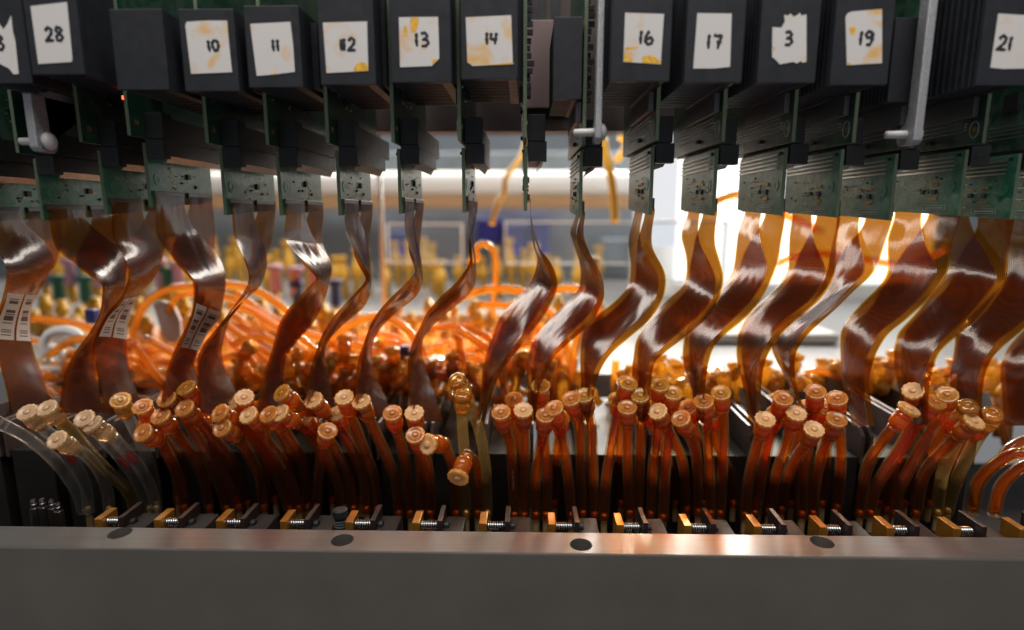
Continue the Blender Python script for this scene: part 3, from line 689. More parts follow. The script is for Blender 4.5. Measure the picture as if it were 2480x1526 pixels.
    bt = min(3.0, (xb-xl)*.3)
    n = 15; ys = yf+fth
    for i in range(n):
        y = ys+1.25+i*(yd-ys-1.2)/n
        g.box(xl+.15, xb-bt+.05, y, y+1.0, zb+.25, zt-.3)
    build(g, 'heat_sink_fins', M['black'], t, bevel=.14)
    g = G().box(xb-bt, xb, ys-.05, yd+1, zb+.05, zt-.1)
    if xr > xb+.5: g = G().box(xb-bt, xb, ys+.02, yd+1, zb+.05, zt-.1)
    build(g, 'heat_sink_base', M['black'], t, bevel=.12)
    g = G().box(x-2.6, x-.82, Y0U+2.6, yd+4, zb-6.2, zb-.05)
    if k > 9: build(g, 'heat_spreader', M['spread'], t, bevel=.1)
    elif xb < x-1.2: build(G().box(xb+.05, x-.62, yf+9, yd-3, zb+1.5, zt-2), 'mounting_spacer', M['black'], t)
    if stick:
        pl = [P(px, py, yf-.1) for px, py in stick]
        zmin = zb+.5; zmax = 1e9
        cxp = avg(*[p.x for p in pl]); czp = avg(*[p.z for p in pl])
        g = G().prism([(p.x, p.z) for p in pl], 'y', yf-.14, yf-.01)
        mat = paper('stained_tape', (.62, .36, .10), amt, k) if abs(amt) > .015 else M['tape']
        so = build(g, 'number_sticker', mat, t)
        if num:
            c = P(num[1], num[2], yf); h = (P(num[1], num[2]-num[3]/2, yf).z-P(num[1], num[2]+num[3]/2, yf).z)
            g = G(); numeral(g, num[0], c.x, c.z, h*1.12, yf-.17, num[4], r=.52)
            if k == 7: g.tube([(c.x-2.05, yf-.17, c.z+1.5), (c.x-1.95, yf-.17, c.z), (c.x-2.1, yf-.17, c.z-1.5)], [.7, 1.0, .7], 8, True, flat=.2)
            build(g, 'handwritten_number', M['ink'], so)
        for sp in stains:
            pp = [P(px, py, yf-.2) for px, py in sp]
            cc = [(q_.x, 0, q_.z) for q_ in pp]; cc = catmull(cc+[cc[0]], 4)[:-1] if len(cc) > 3 else [Vector(v_) for v_ in cc]
            g = G().prism([(v_.x, v_.z) for v_ in cc], 'y', yf-.165, yf-.13)
            build(g, 'yellow_stain', M['stain'], so)
    return t
M['spread'] = pbsdf('grey_heat_spreader', (.13, .125, .135), .42, .5)
M['stain'] = pbsdf('yellow_stain', (.66, .36, .03), .6, 0, .3, 1200)
for k in range(len(LO)): make_lower(k)
for k in range(len(UP)): make_upper(k)
# red indicator
q = P(298, 236, 197)
led = G().box(q.x-.5, q.x+.5, q.y, q.y+.8, q.z-.6, q.z+.6)
tag(build(led, 'indicator_led', M['led'], bevel=.2), 'small lit red indicator lamp left of the blank heat sink', 'led lamp')

# ================================================================ grey levers
def lever(px_top, py_top, px_bot, py_bot, Y, wpx, label, foot=0):
    a = P(px_top, py_top, Y); b = P(px_bot, py_bot, Y); x = b.x
    t = thing('ejector_lever', (x, Y, b.z), label, 'lever', 'grey metal levers')
    hw = wpx/FPX*Y/2
    zt = a.z
    g = G()
    poly = [(Y, b.z+1.2), (Y+1.2, b.z), (Y+7, b.z), (Y+8.6, b.z+1.5), (Y+8.6, b.z+4.5), (Y+5.2, b.z+6.5), (Y+4.4, b.z+10), (Y+4.4, zt), (Y, zt)]
    if foot: poly = [(Y, b.z+1.2), (Y+1.2, b.z), (Y+7, b.z), (Y+8.2, b.z+1.5), (Y+8.2, b.z+4.5), (Y+6.0, b.z+7), (Y+5.6, b.z+17), (Y+7, b.z+18.6), (Y+26, b.z+18.6), (Y+26, zt), (Y, zt)]
    g.prism(poly, 'x', x-hw, x+hw); build(g, 'lever_bar', M['alu'], t, bevel=.35)
    g = G()
    mt = Matrix.Translation(Vector((x, Y+4.2, b.z+3.4))) @ Matrix.Rotation(math.pi/2, 4, 'Y')
    g.lathe([(-7.5, .4), (-7.2, 1.1), (-hw, 1.3), (-hw+.01, 1.3), (hw, 2.6), (hw+.5, 2.8), (hw+1.3, 2.4), (hw+1.9, 1.4), (hw+2.1, .3)], 24, mt)
    build(g, 'knob', M['knob'], t, smooth=True)
    return t
M['knob'] = pbsdf('nylon_knob', (.62, .60, .60), .38, Transmission_Weight=.2)
lever(1446, -60, 1449, 344, 186, 15, 'tall straight grey lever with white knob, at the centre between stickers 14 and 16')
lever(2270, -60, 2222, 350, 184, 20, 'tall grey lever with white pin, between stickers 19 and 21')
lever(60, 224, 82, 366, 180, 20, 'short grey metal lever with a round white knob at the left below the torn sticker', 1)

# ================================================================ dark upper chassis
ch = thing('upper_chassis', (0, 262, P(1240, 325, 262).z), 'dark brown machine chassis behind the heat sinks', 'machine frame')
zc = P(1240, 322, 300).z
g = G().box(-420, 460, 262, 268, P(1240, 318, 262).z, ZO+170); build(g, 'front_beam', M['chassis'], ch, bevel=.5)
zc = P(1240, 328, 440).z
g = G().box(-460, 500, 268.2, 440, zc, zc+5); build(g, 'underside_plate', M['under'], ch, bevel=.5)
g = G()
for px in (1286, 1312, 1345):
    q = P(px, 45, 261.5); g.box(q.x-1.6, q.x+1.6, 261.2, 261.9, q.z-8, q.z+14)
build(g, 'vent_slots', M['black'], ch)
g = G()
for px in (1290, 1330): q = P(px, 165, 261.5); g.box(q.x-5, q.x+1, 261.2, 261.9, q.z-.8, q.z+.8)
build(g, 'grey_slots', M['grey'], ch)
# pinkish panel behind the gap
q0 = P(1262, 0, 259); q1 = P(1400, 0, 259)
g = G().box(q0.x, q1.x, 258.5, 261, P(1300, 262, 259).z, ZO+80); 
panel = build(g, 'rear_panel', M['mauve'] if 'mauve' in M else pbsdf('mauve_panel', (.16, .11, .11), .5), ch, bevel=.3)

# ================================================================ valve blocks behind the tubes
PXS = [P(px, 1090, 222).x for px in (895, 1033)]
x0 = P(1033, 1042, 222).x
vb_lab = ['first', 'second', 'third', 'fourth', 'fifth', 'sixth', 'seventh', 'eighth', 'ninth', 'tenth', 'eleventh', 'twelfth', 'thirteenth', 'fourteenth', 'fifteenth', 'sixteenth', 'seventeenth', 'eighteenth']
def make_block(x, idx):
    zt = P(1240, 1100, 224).z
    t = thing('print_head_block', (x, 224, BED-2), 'x', 'print head block', 'print head blocks in a row behind the tubes')
    g = G().box(x-8.6, x+8.6, 224, 300, BED-2, zt); build(g, 'block_body', M['matt'], t, bevel=.4)
    zt2 = P(1240, 1035, 224).z; zr = P(1240, 902, 300).z
    for s_ in (-1, 1):
        xs = x+s_*7.2
        poly = [(223.2, zt-3), (223.2, zt2-2.5), (226.5, zt2+.6), (300, zr), (300, zt-3)]
        g = G().prism(poly, 'x', xs-.7+s_*2.2, xs+.7+s_*2.2); build(g, 'side_plate', M['plate'], t, bevel=.25)
    return t
def copy_tree(o, parent=None):
    c = link(o.copy()); c.parent = parent
    for chd in [q for q in bpy.data.objects if q.parent == o]: copy_tree(chd, c)
    return c
pitch = 22.2
xs_blocks = [x0+pitch*i+pitch*.5 for i in range(-9, 10)]
src = make_block(xs_blocks[0], 0)
blks = [src]
for i, x in enumerate(xs_blocks[1:], 1):
    c = copy_tree(src); c.location.x = x*S; blks.append(c)
ORDN = ['first', 'second', 'third', 'fourth', 'fifth', 'sixth', 'seventh', 'eighth', 'ninth', 'tenth', 'eleventh', 'twelfth', 'thirteenth', 'fourteenth', 'fifteenth', 'sixteenth', 'seventeenth', 'eighteenth', 'nineteenth', 'twentieth', 'twenty-first', 'twenty-second', 'twenty-third', 'twenty-fourth']
for i, b_ in enumerate(blks): b_['label'] = 'black print head block with bronze side plates behind the tubes, %s from the left' % ORDN[i]

# ================================================================ spring clamps
def make_clamp(x):
    z1 = P(1240, 1267, 190).z; z0 = BED-2
    t = thing('spring_clamp', (x, 190, z0), 'x', 'clamp', 'brass spring clamps along the rail')
    g = G().box(x, x+2.7, 189.5, 198, z0, z1); build(g, 'brass_block', M['brass'], t, bevel=.22)
    g = G().box(x+9.2, x+11.0, 189.0, 200.5, z1-4.8, z1+1.1); build(g, 'clamp_plate', M['brown'], t, bevel=.2)
    g = G(); pts = []
    for i in range(7*12+1):
        a = i/12*2*math.pi; pts.append((x+2.9+i/84*5.9, 193+1.55*math.cos(a), z1-2.9+1.55*math.sin(a)))
    g.tube(pts, .27, 6); build(g, 'spring', M['spring'], t, smooth=True)
    mt = Matrix.Translation(Vector((x+2.7, 193, z1-2.9))) @ Matrix.Rotation(math.pi/2, 4, 'Y')
    g = G().lathe([(0, .8), (8.3, .8), (8.31, 1.25), (8.9, 1.3), (9.6, 1.3), (9.9, .9)], 14, mt)
    g = G().lathe([(0, .7), (8.2, .7)], 14, mt).lathe([(8.3, 1.4), (9.8, 1.4), (10.0, 1.1)], 14, Matrix.Translation(Vector((x+2.9, 193, z1-2.9))) @ Matrix.Rotation(math.pi/2, 4, 'Y'))
    build(g, 'guide_screw', M['plastic'], t, smooth=False)
    g = G().box(x+10.8, x+18.2, 187, 200, z0, z1-3.2); build(g, 'base_foot', M['foot'], t, bevel=.3)
    return t
KX = [228, 372, 522, 677, 835, 997, 1160, 1328, 1494, 1658, 1828, 1988, 2151, 2313, 2475]
kxs = [P(px, 1267, 189.5).x for px in KX]
c0 = make_clamp(kxs[0]); cl = [c0]
for x in kxs[1:]:
    c = copy_tree(c0); c.location.x = x*S; cl.append(c)
near = ['furthest left, beside the row of small pins', 'second from the left', 'third from the left', 'fourth from the left', 'below the sticker 12, with the ringed black stem at its left', 'sixth from the left', 'below the sticker 14',
        'eighth from the left, just left of centre lever', 'below the sticker 16', 'below the sticker 17', 'eleventh from the left', 'fourth from the right in view', 'third from the right in view', 'just left of the clamp cut by the right edge', 'cut off by the right frame edge']
for c, n_ in zip(cl, near): c['label'] = 'brass spring clamp, ' + n_
# black stem with rings, small nozzles, washers
q = P(825, 1262, 191)
t = thing('ringed_stem', (q.x, q.y, BED-2), 'black stem with white rings beside a brass clamp', 'stem')
g = G().lathe([(BED-2, 2.2), (q.z+1.5, 2.2), (q.z+2, 2.6), (q.z+4.4, 2.6), (q.z+4.8, 1.7)], 20, Matrix.Translation(Vector((q.x, q.y, 0)))); build(g, 'stem', M['plastic'], t)
for i in range(3):
    mt = Matrix.Translation(Vector((q.x, q.y, q.z-1.6+i*1.0)))
    g = G().lathe([(0, 2.28), (.28, 2.28)], 20, mt); build(g, 'ring', M['grey'], t)
for i, (px, py) in enumerate(((80, 1210), (101, 1208), (124, 1210), (140, 1217))):
    q = P(px, py, 203)
    g = G().lathe([(BED-2, 1.7), (q.z-3.4, 1.5), (q.z-3.3, 1.1), (q.z-1.8, 1.0), (q.z-1.6, .8), (q.z-.9, 1.0), (q.z, .75)], 14, Matrix.Translation(Vector((q.x, q.y, 0))))
    tag(build(g, 'steel_nozzle', M['nozzle'] if 'nozzle' in M else M.setdefault('nozzle', pbsdf('dull_steel', (.28, .27, .27), .3, 1)), smooth=False),
        'small steel nozzle in the dark at lower left, %s of four' % ORDN[i], 'nozzle', 'steel nozzles')
for i, (px, py) in enumerate(((22, 1251), (155, 1262))):
    q = P(px, py, 188); c = [(q.x+2.3*math.cos(a/20*2*math.pi), q.y+2.3*math.sin(a/20*2*math.pi), BED+6) for a in range(21)]
    tag(build(G().tube(c, .4, 6, False), 'steel_washer', M['spring'], smooth=True), ['steel ring in the lower left corner behind the rail', 'steel ring left of the first brass clamp'][i], 'ring', 'steel rings')

# ================================================================ capped tubes
def cap_meshes():
    """local frame: +Z out of the tube, disc face at z=0"""
    out = {}
    disc = G().lathe([(-1.5, 2.6), (-1.45, 3.2), (-1.2, 3.45), (-.15, 3.5), (0, 3.3), (.02, 2.6), (-.15, 2.4), (-.15, 1.25)], 60, None, (12, .075, -1.5, 3.0))
    out['disc'] = disc
    out['nub'] = G().lathe([(-.3, 1.2), (.25, 1.15), (.55, .8), (.6, .3)], 24)
    out['dome'] = G().lathe([(-3.4, 3.0), (-2.6, 3.4), (-1.2, 3.4), (-.4, 2.9), (0, 1.8), (0.02, 1.1), (-.5, 1.0), (-.5, .3)], 60, None, (10, .06, -2.0, 2.8))
    out['body'] = G().lathe([(-10.6, 1.9), (-10.4, 2.35), (-9.4, 2.4), (-9.3, 2.0), (-8.7, 2.0), (-8.4, 2.75), (-7.6, 3.1), (-4.6, 3.15), (-4.3, 2.75), (-3.7, 2.75), (-3.5, 3.0), (-2.7, 3.0), (-2.5, 2.4), (-1.4, 2.3)], 36, None, (8, .05, -8.5, 2.9))
    return {k: v.mesh('cap_'+k, smooth=True) for k, v in out.items()}
CM = cap_meshes()
CMV = {}
def cmesh(kind, mat):
    key = (kind, mat.name)
    if key not in CMV:
        me = CM[kind].copy(); me.materials.clear(); me.materials.append(mat); CMV[key] = me
        if kind == 'disc':
            me.materials.append(M['rim_w'] if mat is M['cap_disc_w'] else M['rim_o'])
            for p in me.polygons:
                if abs(p.normal.z) < .8 and p.center.xy.length > 2.9*S: p.material_index = 1
    return CMV[key]
# cap style, cap centre, body base, (tube waypoints), look
#  styles: o orange, p pale-orange face, w ivory face clear luer, y yellow clear, d amber dome
T = [
 ('w', (65, 997), (96, 1028), [(160, 1090), (205, 1170), (215, 1240)], 'c'),
 ('w', (112, 987), (144, 1017), [(175, 1045), (241, 1121), (309, 1190), (328, 1240)], 'y'),
 ('w', (136, 1064), (172, 1083), [(206, 1100), (241, 1141), (261, 1196), (265, 1240)], 'c'),
 ('w', (203, 1012), (232, 1040), [(262, 1075), (310, 1130), (344, 1190), (364, 1238)], 'c'),
 ('w', (222, 1026), (265, 1055), [(285, 1072), (330, 1121), (365, 1183), (380, 1238)], 'c'),
 ('y', (291, 968), (306, 1003), [(320, 1028), (347, 1086), (371, 1155), (381, 1228)], 'c'),
 ('o', (344, 983), (366, 1017), [(395, 1059), (440, 1128), (471, 1217)], 'o'),
 ('o', (344, 1047), (378, 1066), [(405, 1098), (434, 1162), (447, 1235)], 'o'),
 ('o', (387, 1006), (416, 1037), [(444, 1073), (488, 1141), (509, 1235)], 'o'),
 ('o', (401, 964), (430, 990), [(460, 1030), (500, 1100), (536, 1183), (550, 1238)], 'o'),
 ('y', (449, 937), (480, 975), [(499, 1018), (523, 1104), (564, 1190), (578, 1235)], 'o'),
 ('o', (445, 987), (476, 1013), [(516, 1059), (567, 1128), (602, 1224)], 'o'),
 ('o', (530, 999), (566, 1020), [(612, 1059), (645, 1105), (675, 1162), (702, 1238)], 'o'),
 ('o', (536, 1035), (567, 1054), [(598, 1093), (629, 1155), (640, 1235)], 'o'),
 ('p', (591, 961), (600, 996), [(625, 1050), (655, 1110), (690, 1165), (700, 1235)], 'o'),
 ('p', (600, 1004), (632, 1030), [(645, 1065), (682, 1114), (713, 1190), (723, 1238)], 'o'),
 ('y', (680, 950), (716, 977), [(747, 1007), (780, 1045), (813, 1090), (844, 1155), (857, 1238)], 'o'),
 ('o', (649, 1002), (678, 1030), [(703, 1066), (733, 1121), (747, 1232)], 'o'),
 ('p', (677, 999), (713, 1022), [(744, 1045), (778, 1090), (813, 1155), (833, 1238)], 'o'),
 ('p', (758, 968), (785, 997), [(819, 1035), (854, 1090), (881, 1160), (888, 1240)], 'o'),
 ('o', (794, 1042), (785, 1080), [(778, 1108), (771, 1165), (768, 1235)], 'o'),
 ('p', (833, 961), (846, 999), [(861, 1035), (885, 1100), (909, 1165), (914, 1240)], 'o'),
 ('p', (874, 971), (893, 1013), [(912, 1052), (940, 1114), (960, 1172), (967, 1250)], 'o'),
 ('o', (950, 999), (959, 1037), [(971, 1073), (985, 1141), (995, 1250)], 'o'),
 ('p', (1003, 999), (1009, 1037), [(1015, 1086), (1019, 1155), (1019, 1250)], 'o'),
 ('o', (1005, 1052), (1017, 1084), [(1033, 1118), (1043, 1176), (1043, 1250)], 'o'),
 ('f', (1034, 1076), (1064, 1074), [(1083, 1092), (1098, 1132), (1103, 1190), (1105, 1250)], 'o'),
 ('f', (1108, 1160), (1122, 1124), [(1133, 1108), (1150, 1118), (1158, 1165), (1157, 1250)], 'o'),
 ('d', (1103, 916), (1126, 950), [(1143, 990), (1163, 1052), (1177, 1141), (1181, 1250)], 'y'),
 ('d', (1120, 950), (1119, 994), [(1120, 1035), (1124, 1093), (1128, 1160), (1129, 1250)], 'y'),
 ('o', (1213, 997), (1222, 1037), [(1236, 1075), (1242, 1155), (1246, 1254)], 'o'),
 ('p', (1267, 992), (1269, 1034), [(1271, 1086), (1269, 1254)], 'o'),
 ('o', (1321, 1004), (1317, 1046), [(1305, 1104), (1297, 1172), (1298, 1254)], 'o'),
 ('y', (1309, 933), (1312, 977), [(1319, 1069), (1326, 1155), (1322, 1254)], 'o'),
 ('o', (1341, 987), (1355, 1029), [(1367, 1093), (1378, 1172), (1384, 1254)], 'o'),
 ('o', (1383, 964), (1396, 1006), [(1405, 1052), (1408, 1155), (1412, 1250)], 'o'),
 ('y', (1415, 956), (1424, 998), [(1433, 1052), (1437, 1155), (1440, 1254)], 'o'),
 ('y', (1522, 926), (1508, 966), [(1490, 1028), (1477, 1104), (1467, 1172), (1463, 1258)], 'o'),
 ('o', (1519, 985), (1519, 1030), [(1519, 1086), (1522, 1172), (1525, 1250)], 'o'),
 ('y', (1551, 956), (1553, 999), [(1551, 1073), (1548, 1172), (1546, 1250)], 'o'),
 ('y', (1598, 930), (1595, 972), [(1591, 1073), (1581, 1138), (1576, 1252)], 'o'),
 ('y', (1630, 950), (1622, 993), [(1617, 1086), (1610, 1155), (1606, 1260)], 'o'),
 ('p', (1592, 995), (1612, 1033), [(1635, 1073), (1655, 1130), (1664, 1240)], 'o'),
 ('o', (1648, 1012), (1667, 1050), [(1684, 1090), (1690, 1155), (1691, 1246)], 'o'),
 ('o', (1704, 971), (1710, 1016), [(1716, 1069), (1719, 1155), (1721, 1250)], 'o'),
 ('y', (1746, 950), (1749, 994), [(1752, 1052), (1749, 1155), (1744, 1250)], 'o'),
 ('p', (1854, 1014), (1842, 1055), [(1828, 1100), (1811, 1172), (1804, 1254)], 'o'),
 ('o', (1897, 963), (1884, 1002), [(1861, 1073), (1844, 1155), (1828, 1250)], 'o'),
 ('p', (1929, 999), (1916, 1037), [(1902, 1086), (1878, 1155), (1861, 1246)], 'o'),
 ('p', (1972, 1038), (1954, 1073), [(1926, 1114), (1902, 1172), (1892, 1240)], 'o'),
 ('o', (1976, 947), (1971, 991), [(1955, 1086), (1944, 1172), (1942, 1252)], 'o'),
 ('o', (2027, 963), (2028, 1008), [(2036, 1086), (2033, 1172), (2026, 1235)], 'o'),
 ('o', (2027, 1014), (2010, 1055), [(1988, 1104), (1974, 1172), (1968, 1250)], 'o'),
 ('p', (2211, 945), (2220, 985), [(2195, 1060), (2150, 1130), (2118, 1190), (2108, 1250)], 'o'),
 ('f', (2204, 988), (2166, 1034), [(2132, 1076), (2098, 1138), (2082, 1250)], 'o'),
 ('o', (2268, 971), (2236, 1010), [(2201, 1066), (2162, 1138), (2147, 1240)], 'o'),
 ('y', (2294, 954), (2288, 992), [(2253, 1048), (2211, 1121), (2175, 1190), (2168, 1250)], 'o'),
 ('d', (2345, 980), (2336, 1020), [(2310, 1080), (2285, 1140), (2275, 1190), (2270, 1248)], 'y'),
 ('p', (2361, 1019), (2324, 1052), [(2287, 1088), (2237, 1150), (2218, 1250)], 'o'),
 ('d', (2406, 999), (2386, 1034), [(2362, 1070), (2328, 1137), (2302, 1207), (2294, 1244)], 'y'),
]
SECT = [(0, 'torn sticker at far left'), (132, 'sticker 28'), (340, 'blank heat sink beside 28'), (519, 'sticker 10'), (668, 'sticker 11'), (845, 'sticker 12'), (1022, 'sticker 13'), (1191, 'sticker 14'), (1370, 'small central heat sink'), (1565, 'sticker 16'),
        (1730, 'sticker 17'), (1909, 'sticker 3'), (2098, 'sticker 19'), (2200, 'right lever'), (2433, 'sticker 21')]
FACE = {'w': 'ivory', 'p': 'pale orange', 'o': 'clear orange', 'y': 'yellow', 'd': 'open domed amber', 'f': 'large pale camera-facing'}
order = sorted(range(len(T)), key=lambda i: T[i][1][0])
cnt = {}
for i in order:
    sname = min(SECT, key=lambda s: abs(s[0]-T[i][1][0]))[1]; cnt.setdefault(sname, []).append(i)
LAB = {}
for s_, ids in cnt.items():
    for n_, i in enumerate(ids):
        LAB[i] = '%s capped tube, %s from the left below %s' % (FACE[T[i][0]], ORDN[n_], s_) if len(ids) > 1 else \
            '%s capped tube, only cap below %s' % (FACE[T[i][0]], s_)
def ycap(py): return 205-(py-940)*.075
def capped_tube(i, rec, Yc=None, Yb=None, label=None, group='capped tubes standing in rows', rt=2.15):
    st, c, b, way, look = rec
    Yc = Yc if Yc else ycap(c[1]); Yb = Yb if Yb else 214+(1254-way[-1][1])*.35
    C = P(c[0], c[1], Yc)
    sc_ = Yc/FPX; dpx = math.hypot(b[0]-c[0], b[1]-c[1])
    Lb = 9.6; d = min(dpx*sc_*1.0, Lb*.95); dy = math.sqrt(Lb*Lb-d*d)
    yb0 = Yc+dy*.72
    B = P(b[0], b[1], yb0)
    ax = (C-B).normalized(); B = C-ax*Lb
    base = P(way[-1][0], way[-1][1], Yb); base.z = min(base.z, BED+9)
    t = thing('capped_tube', (base.x, base.y, base.z), label or LAB[i], 'tube', group)
    # tube path
    n = len(way); pts = [B+ax*1.0, B-ax*1.6]
    y1 = (B-ax*1.6).y
    for k, (px, py) in enumerate(way):
        f = (k+1)/n; pts.append(P(px, py, y1+(Yb-y1)*(f**.6)))
    last = pts[-1]
    path = catmull(pts, 7)
    g = G().tube(path, rt, 14, True); wall = {'o': M['tube_o'], 'c': M['tube_c'], 'y': M['tube_y']}[look]
    tb = build(g, 'tube_wall', wall, t, smooth=True)
    if look == 'o':
        g = G().tube(path[1:], rt*.68, 10, True); build(g, 'fluid', M['fluid'], tb, smooth=True)
    elif look == 'c' and i is not None and i in (0, 3, 4):
        s0 = len(path)*5//10; g = G().tube(path[s0:s0+4], [1.0, 1.35, 1.3, .7], 8, True); build(g, 'fluid', M['fluid_red'], tb, smooth=True)
    # barb at the bottom
    dn = Vector((0, 0, 1))
    mt = Matrix.Translation(last)
    g = G().lathe([(-6.5, 1.25), (-.5, 1.25), (-.3, 1.0), (.9, 1.0), (1.0, 1.35), (2.2, 1.1), (2.6, .7)], 12, mt)
    build(g, 'barb', M['barb'], t, smooth=False)
    # cap
    rot = ax.to_track_quat('Z', 'Y').to_matrix().to_4x4(); rnd = random.Random(i or 0)
    mw = Matrix.Translation((C-ORG[t.name])*S) @ rot @ Matrix.Rotation(rnd.uniform(0, 1), 4, 'Z')
    dm = {'w': 'cap_disc_w', 'p': 'cap_disc_p', 'o': 'cap_disc_o', 'y': 'cap_disc_y', 'd': 'cap_body_y', 'f': 'cap_disc_p'}[st]
    bm = {'w': 'cap_body_w', 'y': 'cap_body_y', 'd': 'cap_body_y'}.get(st, 'cap_body_o')
    bo = link(bpy.data.objects.new('luer_fitting', cmesh('body', M[bm]))); bo.parent = t; bo.matrix_local = mw
    kind = 'dome' if st == 'd' else 'disc'
    do = link(bpy.data.objects.new('cap', cmesh(kind, M[dm]))); do.parent = t
    if st == 'f': mw = mw @ Matrix.Scale(1.08, 4)
    do.matrix_local = mw
    if kind == 'disc':
        no = link(bpy.data.objects.new('nub', cmesh('nub', M[dm]))); no.parent = do
    # fluid inside the luer
    if look == 'o':
        g = G().tube([B+ax*.6, B+ax*1.0, B+ax*1.8, B+ax*5.2, B+ax*5.8, B+ax*8.0], [1.3, 1.5, 2.5, 2.55, 2.15, 2.1], 16); build(g, 'fluid', M['fluid_cap'], t, smooth=True)
    return t, path
M['barb'] = pbsdf('barb_fitting', (.55, .38, .18), .3, .6)
TP = {}
EXTRA = [('o', (352, 1022), (382, 1052), [(410, 1090), (428, 1150), (432, 1215)]), ('o', (470, 1000), (500, 1035), [(530, 1080), (556, 1150), (572, 1215)]),
 ('p', (560, 975), (588, 1008), [(612, 1060), (650, 1130), (668, 1215)]), ('o', (622, 985), (652, 1015), [(690, 1070), (722, 1150), (735, 1215)]),
 ('o', (735, 1010), (760, 1040), [(785, 1085), (800, 1150), (806, 1215)]), ('p', (815, 1000), (832, 1035), [(850, 1085), (866, 1150), (874, 1215)]),
 ('o', (1245, 965), (1246, 1005), [(1255, 1070), (1262, 1150), (1264, 1225)]), ('o', (1358, 1010), (1356, 1048), [(1350, 1090), (1344, 1150), (1342, 1225)]),
 ('y', (1495, 965), (1496, 1005), [(1500, 1070), (1502, 1150), (1503, 1225)]), ('o', (1572, 985), (1576, 1025), [(1600, 1070), (1628, 1150), (1636, 1225)]),
 ('o', (1665, 985), (1676, 1022), [(1694, 1080), (1702, 1150), (1705, 1225)]), ('p', (1722, 998), (1728, 1034), [(1736, 1080), (1770, 1150), (1775, 1225)]),
 ('o', (1880, 1000), (1868, 1038), [(1850, 1090), (1842, 1150), (1838, 1225)]), ('p', (1952, 985), (1944, 1024), [(1925, 1090), (1918, 1150), (1915, 1225)]),
 ('o', (2000, 985), (1996, 1028), [(2000, 1090), (1996, 1150), (1990, 1225)]), ('o', (2240, 990), (2214, 1028), [(2180, 1080), (2140, 1150), (2126, 1225)]),
 ('o', (2316, 1000), (2292, 1035), [(2260, 1085), (2205, 1150), (2190, 1225)]), ('o', (2385, 1022), (2358, 1055), [(2325, 1095), (2270, 1160), (2248, 1225)])]
for n_, rec in enumerate(EXTRA):
    capped_tube(100+n_, rec+('o',), Yc=ycap(rec[1][1])+11, Yb=223.0, label='back row capped tube half hidden by nearer caps, %s of that kind from the left' % ORDN[n_])
for i, rec in enumerate(T): TP[i] = capped_tube(i, rec)
# printed lettering along three tubes
def text_obj(s, name, size, mat, parent, mw):
    cu = bpy.data.curves.new(name, 'FONT'); cu.body = s; cu.size = size*S; cu.extrude = .03*S; cu.align_x = 'CENTER'
    o = link(bpy.data.objects.new(name, cu)); bpy.context.view_layer.update()
    me = bpy.data.meshes.new_from_object(o.evaluated_get(bpy.context.evaluated_depsgraph_get())); bpy.data.objects.remove(o)
    me.materials.clear(); me.materials.append(mat)
    o = link(bpy.data.objects.new(name, me)); o.parent = parent; o.matrix_local = mw; return o
M['print'] = pbsdf('tube_lettering', (.20, .085, .05), .6)
for i, (ax_, ay_, bx_, by_) in ((30, (1246, 1205, 1244, 1125)), (15, (655, 1085, 692, 1150)), (48, (1890, 1140, 1909, 1075))):
    t, path = TP[i]
    a = min(path, key=lambda p: abs(p.z-P(ax_, ay_, 212).z)); b = min(path, key=lambda p: abs(p.z-P(bx_, by_, 210).z))
    mid = (a+b)/2; X = (b-a).normalized(); view = (Vector((0, 0, ZO))-mid).normalized(); Z = (view-X*view.dot(X)).normalized(); Yv = Z.cross(X)
    mw = Matrix((X, Yv, Z)).transposed().to_4x4(); mw.translation = (mid+Z*2.25-Yv*.5-ORG[t.name])*S
    text_obj('TYGON LMT-55', 'printed_lettering', 1.25, M['print'], t, mw)

# uncapped tubes at both frame edges
def loose(pts, r, mat, name, label, inner=None, n=12, group=None, smooth=True, sub=8, cat='tube'):
    path = catmull(pts, sub)
    o = build(G().tube(path, r, n), name, mat, smooth=True); tag(o, label, cat, group)
    if inner:
        ii = G().tube(path[1:-1] if inner is not M['fluid_red'] else path[2:9], r*.68, 10)
        c = build(ii, 'fluid', inner, o, smooth=True)
    return o
loose([P(-60, 990, 196), P(-5, 1022, 198), P(69, 1062, 203), P(138, 1121, 208), P(186, 1190, 212), P(202, 1240, 214)], 2.15, M['tube_c'], 'clear_tube', 'clear tube with a slug of red fluid curving in from the left frame edge', M['fluid_red'])
loose([P(2560, 1090, 202), P(2480, 1097, 203), P(2442, 1106, 205), P(2397, 1136, 208), P(2366, 1176, 211), P(2355, 1240, 214)], 2.3, M['tube_o'], 'orange_tube', 'orange tube arching in from the right frame edge, outermost of the two', M['fluid'])
loose([P(2560, 1120, 204), P(2490, 1126, 206), P(2450, 1150, 208), P(2422, 1185, 211), P(2406, 1245, 214)], 2.2, M['tube_o'], 'orange_tube', 'orange tube arching in from the right frame edge, nested inside the larger arch', M['fluid'])
loose([P(2500, 1060, 232), P(2470, 1072, 231), P(2440, 1092, 230), P(2424, 1120, 230)], 2.2, M['tube_o'], 'orange_tube', 'short orange tube end behind the arches at the right frame edge', M['fluid'])

